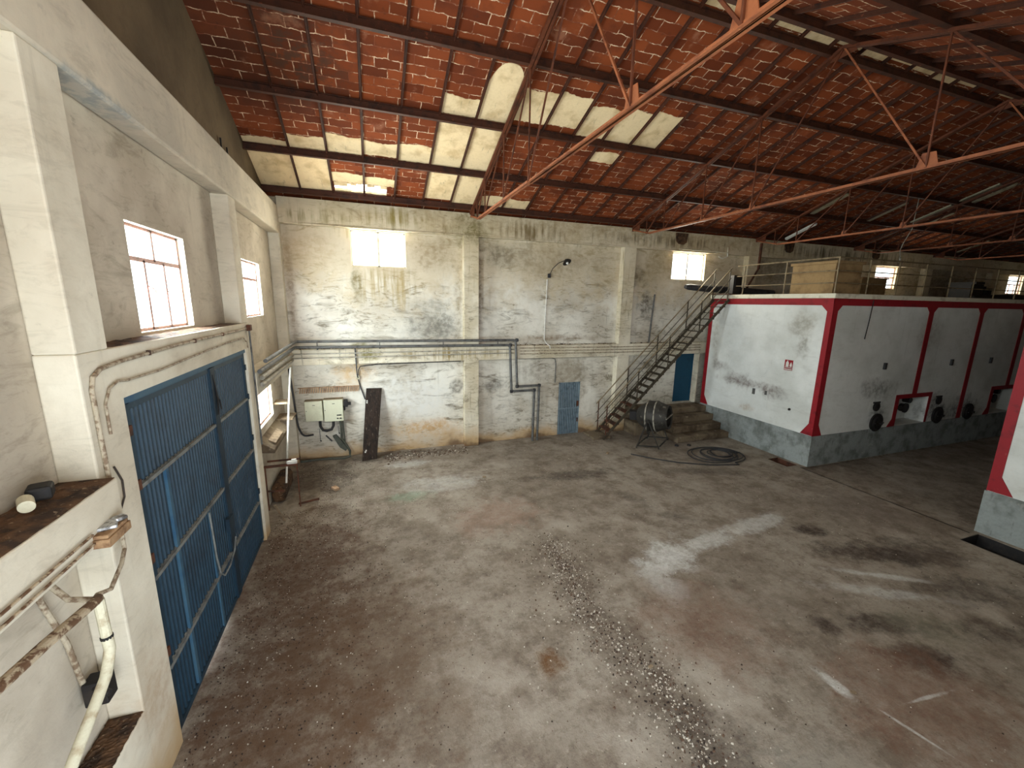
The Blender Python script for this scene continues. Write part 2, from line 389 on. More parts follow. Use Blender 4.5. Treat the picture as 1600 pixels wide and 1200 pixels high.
# --- brick ceiling
def brick_material():
    t = NT('hollow_brick_ceiling')
    wx = t.noise(t.vmul(t.pos, (1,1,0.3)), 4.5, 3); wy = t.noise(t.vmul(t.pos, (1,1,0.3), (7,3,2)), 5.5, 3)
    comb = t.n.new('ShaderNodeCombineXYZ')
    sep = t.n.new('ShaderNodeSeparateXYZ'); t.link(t.pos, sep.inputs[0])
    t.setin(comb.inputs[0], t.math('ADD', t.math('ADD', sep.outputs[0], 1.5), t.math('MULTIPLY', t.math('SUBTRACT', wx, 0.5), 0.05)))
    t.setin(comb.inputs[1], t.math('ADD', t.math('MULTIPLY', sep.outputs[1], 1.062), t.math('MULTIPLY', t.math('SUBTRACT', wy, 0.5), 0.09)))
    br = t.n.new('ShaderNodeTexBrick'); t.link(comb.outputs[0], br.inputs['Vector'])
    br.inputs['Scale'].default_value = 1.0; br.inputs['Brick Width'].default_value = 0.46; br.inputs['Row Height'].default_value = 0.205
    br.inputs['Mortar Size'].default_value = 0.009; br.inputs['Mortar Smooth'].default_value = 0.25; br.inputs['Bias'].default_value = 0.0
    br.inputs['Color1'].default_value = lin(158, 74, 48); br.inputs['Color2'].default_value = lin(126, 56, 38)
    br.inputs['Mortar'].default_value = (1,1,1,1)
    fac = br.outputs['Fac']
    n1 = t.noise(t.pos, 1.1, 5, 0.6); n2 = t.noise(t.pos, 5.0, 6, 0.65)
    c = t.mix(0.0, br.outputs['Color'], (0,0,0,1))
    b2 = t.n.new('ShaderNodeTexBrick'); t.link(comb.outputs[0], b2.inputs['Vector'])
    for k in ('Scale','Brick Width','Row Height'): b2.inputs[k].default_value = br.inputs[k].default_value
    b2.inputs['Mortar Size'].default_value = 0.0
    b2.inputs['Color1'].default_value = lin(140, 70, 36); b2.inputs['Color2'].default_value = lin(98, 45, 23)
    c = b2.outputs['Color']
    c = t.mix(t.ramp(n1, 0.48, 0.68, 0, 0.65), c, lin(88, 44, 28))
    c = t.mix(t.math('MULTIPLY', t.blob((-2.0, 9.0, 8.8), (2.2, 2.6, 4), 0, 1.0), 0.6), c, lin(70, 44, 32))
    c = t.mix(t.ramp(n2, 0.62, 0.76, 0, 0.6), c, lin(74, 44, 34))
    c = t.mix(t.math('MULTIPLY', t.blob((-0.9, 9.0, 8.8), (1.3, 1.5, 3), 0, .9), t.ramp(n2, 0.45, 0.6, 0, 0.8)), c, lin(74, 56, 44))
    c = t.mix(t.ramp(t.noise(t.vmul(t.pos,(1,1,1),(3,9,1)), 1.6, 5, 0.6), 0.60, 0.72, 0, 0.4), c, lin(176, 128, 100))
    mort = t.mix(t.ramp(n2, 0.36, 0.58), lin(226, 200, 166), lin(120, 66, 44))
    c = t.mix(fac, c, mort)
    t.bump(t.math('SUBTRACT', t.math('MULTIPLY', fac, 1.0), t.math('MULTIPLY', n2, -0.4)), 0.4, 0.012)
    return t.done(c, 0.9, 0, 0.15)
M_BRICK = brick_material()
M_PATCH = worn('cream_plaster_patch', lin(238, 214, 170), lin(206, 178, 132), 2.5, 0.45, 0.7, 0.9,
               extra=[(3, (4,1,1), 0.6, 0.72, lin(120, 104, 80), 0.35)], bump=0.2)
M_STEEL = worn('red_oxide_steel', lin(70, 36, 20), lin(42, 22, 14), 5, 0.45, 0.7, 0.65, 0.0, extra=[(9, (1,1,1), 0.62, 0.74, lin(128, 66, 42), 0.6)])
M_TRUSS = worn('orange_red_primer', lin(150, 88, 54), lin(110, 60, 38), 4, 0.42, 0.7, 0.6, 0.0, extra=[(14, (1,1,1), 0.64, 0.72, lin(190, 130, 84), 0.6)])
M_TRUSSD = worn('dark_red_primer', lin(96, 50, 28), lin(62, 32, 20), 4, 0.42, 0.7, 0.6, 0.0, extra=[(14, (1,1,1), 0.64, 0.72, lin(160, 92, 60), 0.5)])  # darker copy of the truss primer, painting the shaded web members
M_STAIR = worn('rusty_stair_steel', lin(74, 66, 52), lin(52, 44, 34), 4, 0.42, 0.66, 0.7, 0.1, extra=[(3, (1,1,1), 0.56, 0.74, lin(104, 62, 38), 0.5)])
M_RUST = worn('rust_steel', lin(96, 58, 40), lin(60, 42, 34), 5, 0.42, 0.66, 0.8)
M_RAILM = worn('rail_steel', lin(132, 116, 88), lin(84, 68, 50), 5, 0.45, 0.7, 0.6, 0.2)
M_BLUE = worn('blue_gate_paint', lin(34, 57, 72), lin(25, 43, 55), 3, 0.45, 0.75, 0.5, 0.0, extra=[(6, (1,1,1), 0.66, 0.74, lin(40, 40, 44), 0.5), (2.2, (1,1,.5), 0.62, 0.75, lin(96, 110, 120), 0.45)])
M_BLUEF = worn('blue_gate_frame_paint', lin(62, 92, 110), lin(36, 74, 104), 3, 0.45, 0.75, 0.55)
M_BLUED = worn('blue_gate_dark_stile', lin(26, 46, 60), lin(20, 34, 46), 5, 0.45, 0.7, 0.6)
M_BARG = worn('dusty_grey_bar', lin(128, 130, 126), lin(86, 88, 88), 5, 0.45, 0.7, 0.6, 0.1)
M_BLUE2 = worn('weathered_pale_blue_metal', lin(126, 144, 154), lin(92, 108, 118), 6, 0.45, 0.7, 0.6, 0.1, extra=[(5, (1,1,.5), 0.62, 0.74, lin(140, 112, 84), 0.5)])
M_BLUE3 = worn('deep_blue_door_paint', lin(26, 72, 96), lin(18, 54, 76), 3, 0.5, 0.8, 0.5)
M_TANK = plaster('white_tank_paint', lin(226, 228, 224), lin(204, 206, 200), mould=0.12, ochre=False, streaks=0.15, seed=31.0, bump=0.15, blobs=[
    ((12.55, 9.0, 4.3), (2, 0.7, 0.55), lin(140, 132, 116), 0.6, 0.9, False),
    ((12.55, 8.85, 3.6), (2, 0.35, 0.4), lin(120, 112, 96), 0.55, 0.9, False),
    ((12.55, 10.9, 2.2), (2, 1.0, 0.35), lin(128, 118, 112), 0.75, 0.9, False),
    ((12.55, 9.6, 2.0), (2, 0.7, 0.3), lin(112, 100, 94), 0.7, 0.9, False),
    ((12.55, 10.5, 2.15), (2, 1.7, 0.2), lin(124, 112, 106), 0.7, 0.8, False),
    ((12.55, 11.9, 2.6), (2, 0.5, 0.25), lin(132, 120, 112), 0.6, 0.8, False),
    ((12.55, 12.2, 3.6), (2, 0.25, 1.3), lin(150, 146, 134), 0.6, 0.9, False),
    ((12.55, 10.5, 1.3), (2, 0.4, 0.18), lin(168, 140, 110), 0.6, 0.9, False),
    ((15.3, 8.15, 2.3), (1.2, 2, 0.5), lin(96, 92, 84), 0.7, 0.9, False),
    ((15.5, 8.15, 1.4), (0.6, 2, 0.7), lin(56, 54, 50), 0.7, 0.9, False),
    ((18.6, 8.15, 1.4), (0.9, 2, 0.8), lin(50, 48, 44), 0.8, 0.9, False),
    ((20.3, 8.15, 1.2), (1.5, 2, 0.8), lin(40, 38, 36), 0.8, 0.9, False),
    ((17.4, 8.15, 4.0), (0.9, 2, 0.9), lin(140, 136, 126), 0.5, 0.9, False),
    ((12.55, 3.9, 1.2), (2, 0.4, 0.3), lin(176, 172, 160), 0.3, 0.9, False)])
M_RED = worn('red_band_paint', lin(146, 24, 34), lin(112, 20, 28), 5, 0.5, 0.75, 0.55, extra=[(9, (1,1,1), 0.66, 0.74, lin(190, 110, 104), 0.4)])
M_PLINTH = worn('grey_cement_plinth', lin(146, 152, 150), lin(106, 110, 106), 2.2, 0.42, 0.68, 0.85, extra=[(4, (1,1,1), 0.62, 0.72, lin(166, 168, 160), 0.55), (3, (3,3,.6), 0.58, 0.72, lin(60, 58, 52), 0.5)], bump=0.3)
M_RIM = worn('white_rim_paint', lin(226, 220, 200), lin(180, 170, 146), 3, 0.5, 0.75, 0.85)
M_PIPE = worn('grey_steel_pipe', lin(104, 104, 102), lin(70, 68, 66), 7, 0.45, 0.7, 0.5, 0.3)
M_PIPED = worn('dark_steel_pipe', lin(66, 66, 68), lin(42, 40, 40), 7, 0.45, 0.7, 0.5, 0.2)
M_GALV = worn('light_galvanised_pipe', lin(168, 164, 152), lin(118, 108, 94), 7, 0.45, 0.7, 0.55, 0.2)
M_PVC = worn('pale_pvc_pipe', lin(206, 200, 174), lin(172, 156, 128), 7, 0.5, 0.66, 0.55)
M_PIPER = worn('rust_flecked_pipe', lin(176, 160, 134), lin(96, 70, 50), 13, 0.46, 0.56, 0.7)
M_CABLE = worn('limewashed_cable', lin(176, 164, 142), lin(120, 100, 80), 16, 0.45, 0.6, 0.7)
M_CABLED = worn('dark_cable', lin(64, 56, 50), lin(44, 38, 34), 8, 0.45, 0.7, 0.7)
M_RUBBER = worn('black_rubber', lin(44, 44, 46), lin(66, 60, 56), 9, 0.5, 0.75, 0.6)
M_BLACK = worn('black_iron', lin(30, 28, 28), lin(48, 42, 38), 6, 0.5, 0.7, 0.6)
M_WOODD = worn('dark_weathered_timber', lin(54, 42, 34), lin(34, 27, 23), 5, 0.42, 0.66, 0.85, extra=[(9, (3,3,.5), 0.58, 0.7, lin(120, 108, 94), 0.6)], vs=(3,3,.5), bump=0.5)
M_WOOD = worn('pale_raw_wood', lin(140, 122, 98), lin(96, 78, 60), 8, 0.45, 0.7, 0.85)
M_CREAM = worn('cream_enamelled_metal', lin(206, 206, 180), lin(184, 182, 154), 4, 0.5, 0.8, 0.45)
M_CREAMT = worn('dusty_cabinet_top', lin(150, 136, 108), lin(116, 98, 76), 6, 0.45, 0.7, 0.8)
M_MIXER = worn('grey_mixer_steel', lin(56, 53, 48), lin(36, 34, 31), 5, 0.45, 0.7, 0.6, 0.2, extra=[(6, (1,1,1), 0.58, 0.7, lin(130, 126, 116), 0.6)])
M_HOOP = worn('pale_cement_smear', lin(150, 144, 130), lin(104, 98, 88), 9, 0.45, 0.6, 0.8)
M_STEP = worn('dirty_concrete_steps', lin(116, 102, 82), lin(78, 64, 50), 2.4, 0.42, 0.66, 0.9, extra=[(5, (1,1,1), 0.6, 0.72, lin(176, 162, 138), 0.5)], bump=0.5)
M_TERRA = worn('brown_terracotta', lin(176, 146, 116), lin(120, 90, 68), 7, 0.45, 0.7, 0.85)
M_FOAM = worn('brown_board_block', lin(164, 132, 98), lin(112, 82, 58), 9, 0.45, 0.7, 0.9)
M_FOIL = worn('crumpled_foil', lin(206, 208, 210), lin(120, 118, 116), 18, 0.45, 0.6, 0.3, 0.7)
M_TAN = worn('tan_weathered_render', lin(158, 130, 90), lin(120, 96, 66), 2, 0.42, 0.7, 0.9, extra=[(4, (1,1,.5), 0.56, 0.74, lin(104, 84, 60), 0.4)])
M_FRAME = worn('pinkish_window_paint', lin(196, 150, 138), lin(150, 120, 108), 6, 0.5, 0.7, 0.6)
M_FRAMEW = worn('white_window_paint', lin(206, 204, 190), lin(170, 160, 136), 6, 0.5, 0.7, 0.6)
M_GREEN = worn('dark_green_sleeve', lin(80, 82, 72), lin(44, 50, 46), 8, 0.5, 0.7, 0.6)
M_WHITE = worn('white_plastic', lin(214, 212, 204), lin(176, 170, 160), 8, 0.5, 0.75, 0.5)
M_GROUND = worn('pale_outdoor_ground', lin(196, 188, 172), lin(170, 160, 142), 2, 0.45, 0.7, 0.9)
M_STRIP = worn('dull_white_strip', lin(172, 164, 140), lin(132, 122, 100), 4, 0.45, 0.7, 0.8)
M_PIT = worn('rusty_pit_plate', lin(92, 56, 40), lin(56, 36, 28), 6, 0.42, 0.66, 0.85)

def glass_material():
    m = bpy.data.materials.new('window_glass'); m.use_nodes = True
    n = m.node_tree.nodes; l = m.node_tree.links
    for q in list(n): n.remove(q)
    out = n.new('ShaderNodeOutputMaterial'); mx = n.new('ShaderNodeMixShader')
    tr = n.new('ShaderNodeBsdfTransparent'); gl = n.new('ShaderNodeBsdfGlossy'); fr = n.new('ShaderNodeLayerWeight')
    tr.inputs['Color'].default_value = (0.94, 0.95, 0.93, 1); gl.inputs['Roughness'].default_value = 0.12
    pw = n.new('ShaderNodeMath'); pw.operation = 'POWER'; pw.inputs[1].default_value = 5.0
    l.new(fr.outputs['Facing'], pw.inputs[0]); l.new(pw.outputs[0], mx.inputs[0]); l.new(tr.outputs[0], mx.inputs[1]); l.new(gl.outputs[0], mx.inputs[2]); l.new(mx.outputs[0], out.inputs[0])
    return m
M_GLASS = glass_material()

# ---------------------------------------------------------------- the building shell
EAVE_Z, SLOPE, Y1, YR = 7.50, 0.359, 12.65, 6.37     # purlin undersides along the north slope; ridge
def zb(y): return EAVE_Z + SLOPE*(Y1-y) if y >= YR else EAVE_Z + SLOPE*(Y1-YR) - SLOPE*(YR-y)
PD = 0.15                                            # purlin depth
XE = 40.0                                            # far end wall
YS = -0.60                                           # wall behind the viewer

def panel(mb, fixed, t0, t1, u0, u1, z0, z1, holes):
    """wall made of blocks round rectangular holes; fixed='x' or 'y'"""
    us = sorted({u0, u1, *[h[0] for h in holes], *[h[1] for h in holes]})
    zs = sorted({z0, z1, *[h[2] for h in holes], *[h[3] for h in holes]})
    for a, b in zip(us, us[1:]):
        for c, d in zip(zs, zs[1:]):
            mu, mz = (a+b)/2, (c+d)/2
            if any(h[0] < mu < h[1] and h[2] < mz < h[3] for h in holes): continue
            if fixed == 'x': mb.box((t0, a, c), (t1, b, d))
            else: mb.box((a, t0, c), (b, t1, d))

# floor, with its two drain pits and the slightly sunk aisle between the tanks
f = MB()
FH = [(11.95, 12.42, 8.32, 9.0), (11.72, 12.42, 2.9, 4.28), (12.3, XE, 4.36, 8.15)]
xs = sorted({XL-0.28, XE, *[h[0] for h in FH], *[h[1] for h in FH]}); ys = sorted({YS-0.25, YB+0.25, *[h[2] for h in FH], *[h[3] for h in FH]})
for a, b in zip(xs, xs[1:]):
    for c, d in zip(ys, ys[1:]):
        if any(h[0] < (a+b)/2 < h[1] and h[2] < (c+d)/2 < h[3] for h in FH): continue
        f.box((a, c, -0.25), (b, d, 0))
f.box((12.3, 4.36, -0.25), (XE, 8.15, -0.05))
floor = tag(f.build('floor', M_FLOOR), kind='structure')
for i, (x0, x1, y0, y1) in enumerate(FH[:2]):
    g = MB(); g.box((x0, y0, -0.30), (x1, y1, -0.252))
    p = g.build('pit_bottom', M_PIT if i == 0 else M_BLACK, floor)
    g = MB()
    for a_, b_ in (((x0, y0, -.25), (x0+.012, y1, -.01)), ((x1-.012, y0, -.25), (x1, y1, -.01)), ((x0, y0, -.25), (x1, y0+.012, -.01)), ((x0, y1-.012, -.25), (x1, y1, -.01))): g.box(a_, b_)
    g.build('pit_lining', M_BLACK if i else M_PIT, floor)  # lining added; black on the second one paints the pit's shade
g = MB(); g.box((12.27, 4.36, -.04), (12.305, 8.15, 0.0015)); g.build('floor_joint', M_BLACK, floor)
g = MB(); g.box((-24, -12, -0.35), (XL-0.28, 26, -0.06))
tag(g.build('ground', M_GROUND), kind='structure')

# back wall
BW = [(-0.36, 1.17, 5.77, 6.77), (11.0, 12.56, 5.77, 6.77), (22.75, 24.3, 5.77, 6.77), (34.2, 35.75, 5.77, 6.77),
      (6.45, 7.33, 0.0, 1.98), (11.6, 12.5, 0.93, 2.93)]
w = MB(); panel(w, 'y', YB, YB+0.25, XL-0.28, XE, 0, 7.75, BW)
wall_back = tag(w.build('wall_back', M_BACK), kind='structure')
# piers, ledge band and eaves beam of the back wall (flush with each other, proud of the infill)
tn = [0]
def trim(mb, mat, bevel=0.012, parent=None):
    tn[0] += 1
    return tag(mb.build('trim_%d' % tn[0], mat, bevel=bevel), kind='structure')
YP = 12.90
for x0, x1 in ((2.90, 3.38), (8.68, 9.18), (14.5, 15.0), (20.3, 20.8), (26.1, 26.6), (31.9, 32.4)):
    p = MB(); p.box((x0, YP-0.004, 0), (x1, YB, 7.42)); trim(p, M_PIER)
p = MB(); p.box((-2.14, YP, 2.93), (XE, YB, 3.38)); trim(p, M_PIER)
p = MB(); p.box((-2.14, YP+0.002, 6.80), (XE, YB, 7.46)); trim(p, M_PIER)
p = MB(); p.box((-2.0, YP-0.03, 6.78), (XE, YP+0.01, 6.815)); trim(p, M_PIER, 0.005)
p = MB(); p.box((12.5, YP, 0.9), (12.56, YB, 2.93)); trim(p, M_PIER, 0.005)

# gable wall: infill, columns, lintel over the gate, beam, bare gable above
GD = (4.60, 8.66, 0.0, 3.88)                               # the gate opening
GW = [(1.40, 2.90, 4.40, 5.60), (5.70, 7.21, 4.40, 5.60), (10.04, 11.55, 4.40, 5.60), (10.04, 11.55, 1.90, 2.86)]  # first window lies out of view, added for its light
w = MB(); panel(w, 'x', XL-0.25, XL, YS-0.25, YB, 0, 7.0, [GD] + GW)
wall_left = tag(w.build('wall_left', M_GABLE), kind='structure')
w = MB()
w.prism([(YS-0.25, 7.0), (YB+0.25, 7.0), (YB+0.25, zb(13.4)+PD+.05), (YR, zb(YR)+PD+.05), (YS-0.25, zb(YS)+PD+.05)], 'x', XL-0.25, XL)
tag(w.build('wall_left_gable', M_CONC), kind='structure')
p = MB(); p.prism([(4.05, 0), (4.60, 0), (4.60, 3.88), (8.66, 3.88), (8.66, 0), (9.0, 0), (9.0, 4.35), (4.05, 4.35)], 'x', XL, -2.14)
trim(p, M_GCOL, 0.015)
for y0, y1 in ((4.05, 4.48), (8.56, 8.98)):
    p = MB(); p.box((XL, y0+0.003, 4.35), (-2.137, y1, 6.52)); trim(p, M_GCOL, 0.015)
p = MB(); p.box((XL, 12.88, 0), (-2.13, YB, 7.0)); trim(p, M_GCOL, 0.015)
p = MB(); p.box((XL, YS, 6.52), (-2.12, YB, 7.23)); trim(p, M_GBEAM, 0.03)
p = MB(); p.box((XL, YS, 2.93), (-2.02, 4.05, 3.33)); p.box((XL, 9.0, 2.93), (-2.10, 12.88, 3.38)); trim(p, M_GCOL, 0.015)
p = MB(); p.box((XL, YS, 0), (-2.13, 4.05, 1.03)); trim(p, M_GCOL, 0.015)
p = MB(); p.prism([(XL, 1.45), (XL, 1.72), (-2.1, 1.5), (-2.1, 1.42)], 'y', 9.85, 11.7)
trim(p, M_STEP, 0.008)
# vertical pour joints of the columns are fine grooves
# dirt lying on the ledges
def dirt_layer(x0, x1, y0, y1, z, amp, name_label, seed):
    r = random.Random(seed); n, m = 60, 10; vs = []; fs = []
    for i in range(n+1):
        for j in range(m+1):
            e = min(i, n-i, 3)/3*min(1, j/1.5)*min(1, (m-j)/1.5)
            vs.append((x0+(x1-x0)*j/m + (r.random()-.5)*.01, y0+(y1-y0)*i/n, z + 0.002 + amp*e*(0.35+r.random()*.65)*(1.2-0.8*j/m)))
    for i in range(n):
        for j in range(m):
            a = i*(m+1)+j; fs.append((a, a+1, a+m+2, a+m+1))
    q = MB(); q.add(vs, fs); o = q.build('dirt_layer', M_DIRT)
    return tag(o, name_label, 'dirt', kind='stuff')
dirt_layer(XL+.005, -2.03, YS+.02, 4.045, 3.33, 0.05, 'brown dirt and droppings lying on the ledge left of the blue gate', 1)
dirt_layer(XL+.005, -2.16, 4.6, 8.54, 4.35, 0.025, 'dirt on the lintel sill under the gable window above the gate', 2)
dirt_layer(XL+.005, -2.14, 3.0, 4.045, 1.03, 0.04, 'brown dirt on the low niche sill at the bottom left', 3)

# unseen walls behind and at the far end, closing the hall
w = MB(); panel(w, 'y', YS-0.25, YS, XL-0.28, XE, 0, 7.6, [(-0.1, 2.5, 5.75, 6.8), (4.7, 7.3, 5.75, 6.8), (10.48, 13.08, 5.75, 6.8), (-1.3, 2.7, 0.5, 4.1)])  # rear window and door openings are added for light
tag(w.build('wall_rear', M_BACK), kind='structure')
w = MB(); w.prism([(YS-0.25, 0), (YB+0.25, 0), (YB+0.25, zb(13.4)+.2), (YR, zb(YR)+.2), (YS-0.25, zb(YS)+.2)], 'x', XE, XE+0.25)
tag(w.build('wall_right', M_BACK), kind='structure')

# ---------------------------------------------------------------- windows
wn = [0]
def window(fixed, plane, u0, u1, z0, z1, mullions, transom=None, mat=M_FRAME, depth=0.12, handles=()):
    """steel window set back in its hole: frame, bars and one pane"""
    wn[0] += 1
    q = MB(); t = 0.035; d = 0.04; mw = 0.03 if fixed == 'y' else 0.023
    def B(ua, ub, za, zb_, dd=d):
        if fixed == 'x': q.box((plane-depth-dd, ua, za), (plane-depth, ub, zb_))
        else: q.box((ua, plane+depth, za), (ub, plane+depth+dd, zb_))
    B(u0, u0+t, z0, z1); B(u1-t, u1, z0, z1); B(u0, u1, z0, z0+t); B(u0, u1, z1-t, z1)
    zt = transom if transom else z1
    for m, up in mullions:
        if up: B(m-mw, m+mw, zt, z1)
        else: B(m-mw, m+mw, z0, zt)
    if transom: B(u0, u1, transom-.026, transom+.026)
    o = tag(q.build('window_%d' % wn[0], mat), kind='structure')
    g = MB()
    if fixed == 'x': g.box((plane-depth-0.022, u0+.01, z0+.01), (plane-depth-0.016, u1-.01, z1-.01))
    else: g.box((u0+.01, plane+depth+0.016, z0+.01), (u1-.01, plane+depth+0.022, z1-.01))
    g.build('pane', M_GLASS, o)
    for (u, z) in handles:
        h = MB()
        if fixed == 'x': h.tube([(plane-depth, u, z+.07), (plane-depth+.03, u, z+.06), (plane-depth+.05, u+.05, z), (plane-depth+.03, u+.08, z-.05)], .009, 6)
        else: h.tube([(u, plane+depth, z), (u+.04, plane+depth-.03, z)], .008, 6)
        h.build('window_handle', M_FRAME, o)
    return o
for i, (a, b, c, d) in enumerate(GW[:3]):
    window('x', XL, a, b, c, d, [((a+b)/2+.02, 1), (a+(b-a)/3, 0), (a+2*(b-a)/3, 0)], d-0.38, M_FRAME, 0.08,
           [(a+(b-a)/3+.02, c+.45), (a+2*(b-a)/3+.02, c+.40)])
window('x', XL, *GW[3], [((10.04+11.55)/2, 0)], None, M_FRAME, 0.08, [(10.8, 2.3)])
window('y', YB, *BW[0], [(0.40, 0)], None, M_FRAMEW, 0.1)
window('y', YB, *BW[1], [(11.78, 0)], None, M_FRAMEW, 0.1)
window('y', YB, *BW[2], [(23.2, 0), (23.75, 0)], 6.3, M_FRAME, 0.1)
window('y', YB, *BW[3], [(34.7, 0), (35.25, 0)], 6.3, M_FRAME, 0.1)
for a, b in ((-0.1, 2.5), (4.7, 7.3), (10.48, 13.08)):  # frames and panes of the added, unseen rear windows
    window('y', YS-0.33, a, b, 5.75, 6.8, [((a+b)/2, 0)], None, M_FRAMEW, 0.1)

# ---------------------------------------------------------------- roof
PUR_N = [12.65, 11.20, 9.62, 8.04, 6.60]
PUR_S = [6.14, 4.72, 3.14, 1.56, 0.10]
RIB0, RIBD = -1.50, 0.79
def deck_z(y): return zb(y) + PD + 0.01
def slab(mb, x0, x1, y0, y1, off0, off1, mi=0):
    """roof-following slab between two y lines (one slope)"""
    vs = [(x, y, deck_z(y)+o) for o in (off0, off1) for x, y in ((x0,y0),(x1,y0),(x1,y1),(x0,y1))]
    mb.add(vs, [(0,1,2,3),(7,6,5,4),(0,4,5,1),(1,5,6,2),(2,6,7,3),(3,7,4,0)], mi)
c = MB()
HX0, HX1, HY0, HY1 = -0.66, 0.66, 12.26, 12.66
slab(c, XL-.3, XE+.3, YR, HY0, 0.0, 0.07)
slab(c, XL-.3, HX0, HY0, 13.45, 0.0, 0.07); slab(c, HX1, XE+.3, HY0, 13.45, 0.0, 0.07); slab(c, HX0, HX1, HY1, 13.45, 0.0, 0.07)
slab(c, XL-.3, XE+.3, YS-.4, YR, 0.0, 0.07)
ceiling = tag(c.build('ceiling', M_BRICK), kind='structure')
# broken edges of the hole in the roof
jr = random.Random(5)
j = MB()
x = HX0
while x < HX1-0.01:
    ww = 0.07+jr.random()*0.12; x2 = min(HX1, x+ww)
    dpt = jr.random()*0.10 + (0.10 if x > 0.35 else 0.0) + (0.08 if x < -0.4 else 0)
    slab(j, x, x2, HY0, HY0+dpt, 0.0, 0.05); 
    slab(j, x, x2, HY1-0.03-jr.random()*0.05, HY1, 0.0, 0.05); x = x2
j.build('broken_roof_edge', M_PATCH, ceiling)
# T-bar ribs running up each slope
def rib(x, y0, y1, nm='ceiling_rib'):
    r = MB()
    a, b = (x, y0, deck_z(y0)), (x, y1, deck_z(y1))
    nrm = Vector((0, SLOPE if y0 >= YR else -SLOPE, 1)).normalized()
    A = Vector(a)-nrm*0.012; B = Vector(b)-nrm*0.012
    r.bar(A, B, 0.055, 0.02, up=nrm)
    r.bar(A-nrm*0.03, B-nrm*0.03, 0.026, 0.06, up=nrm)
    return r.build(nm, M_STEEL, ceiling)
k = 0
while RIB0 + k*RIBD < XE and k < 52:
    x = RIB0 + k*RIBD
    rib(x, YR+0.01, 12.95); k += 1
for k in range(0, 30):
    x = RIB0 + k*RIBD
    rib(x, YR-0.01, YS)
# cream plaster left on the bricks, cell by cell
def patch(cell, ya, yb, top='flat', x0=None, x1=None, seed=0, ragged=0.05, mat=M_PATCH, south=False):
    """ya = upper end (smaller y), yb = lower end"""
    r = random.Random(seed*31+cell*7+int(ya*100))
    xa = RIB0 + cell*RIBD + 0.028 if x0 is None else x0
    xb = RIB0 + (cell+1)*RIBD - 0.028 if x1 is None else x1
    n = 14; up = []; lo = []
    ph = r.random()*6
    for i in range(n+1):
        s = i/n; x = xa + (xb-xa)*s
        if top == 'round': dy = 0.45*(abs(2*s-1)**3.0)
        elif top == 'flat': dy = ragged*(0.5+0.5*math.sin(ph+s*5)) + r.random()*ragged*0.5
        else: dy = 0.0
        up.append((x, ya+dy)); lo.append((x, yb - (r.random()*0.03 if top != 'none' else 0)))
    q = MB(); off = -0.010
    vs = [(x, y, deck_z(y)+off) for x, y in up] + [(x, y, deck_z(y)+off) for x, y in lo]
    vs += [(x, y, deck_z(y)+0.004) for x, y in up] + [(x, y, deck_z(y)+0.004) for x, y in lo]
    N = n+1; fs = []
    for i in range(n):
        fs += [(i, i+1, N+i+1, N+i), (i, 2*N+i, 2*N+i+1, i+1), (N+i, N+i+1, 3*N+i+1, 3*N+i)]
    fs += [(0, N, 3*N, 2*N), (n, 2*N+n, 3*N+n, N+n)]
    q.add(vs, fs); return q.build('plaster_patch', mat, ceiling)
P = [(-1, 11.2, 12.9, 'none', XL+.01, RIB0-.028), (0, 11.2, 12.9, 'none'), (1, 11.85, 12.25, 'flat'), (2, 11.9, 12.25, 'flat'),
     (4, 11.2, 12.55, 'none'), (5, 11.2, 12.8, 'none'), (6, 12.15, 12.9, 'flat'), (7, 12.2, 12.9, 'flat'),
     (-1, 11.0, 11.2, 'flat', XL+.01, RIB0-.028), (0, 10.78, 11.2, 'flat'), (1, 10.62, 11.2, 'flat'), (2, 10.68, 11.15, 'flat'), (3, 10.60, 11.2, 'flat'),
     (4, 9.62, 11.2, 'none'), (5, 9.62, 11.2, 'none'),
     (4, 9.12, 9.62, 'flat'), (5, 8.26, 9.62, 'round'), (6, 8.66, 9.50, 'flat'), (7, 8.60, 9.46, 'flat'), (8, 8.74, 9.62, 'flat'), (9, 8.66, 9.66, 'flat'), (10, 8.60, 9.66, 'flat'),
     (9, 9.95, 10.35, 'flat')]
for i, q in enumerate(P):
    patch(q[0], q[1], q[2], q[3], *(q[4:6] if len(q) > 4 else (None, None)), seed=i)
for cell in range(6, 27):
    if cell in (19,): continue
    patch(cell, 6.385, 6.385 + 0.10 + 0.09*((cell*37) % 5)/4, 'none', seed=cell)
    patch(cell, 6.215, 6.36, 'none', seed=cell+50)
# narrow dull strips left between ribs farther along
for xc, ya, yb in ((15.30, 10.05, 11.2), (18.38, 10.05, 11.25), (20.65, 9.85, 11.0), (21.55, 10.2, 11.0), (20.6, 8.65, 9.62), (21.30, 8.5, 9.58), (27.7, 11.55, 12.75)):
    q = MB(); wd = 0.11
    A = Vector((xc, ya, deck_z(ya)-0.045)); B = Vector((xc, yb, deck_z(yb)-0.045))
    q.bar(A, B, 0.2, 0.05, up=(0, SLOPE, 1)); q.build('pale_strip', M_STRIP, ceiling)

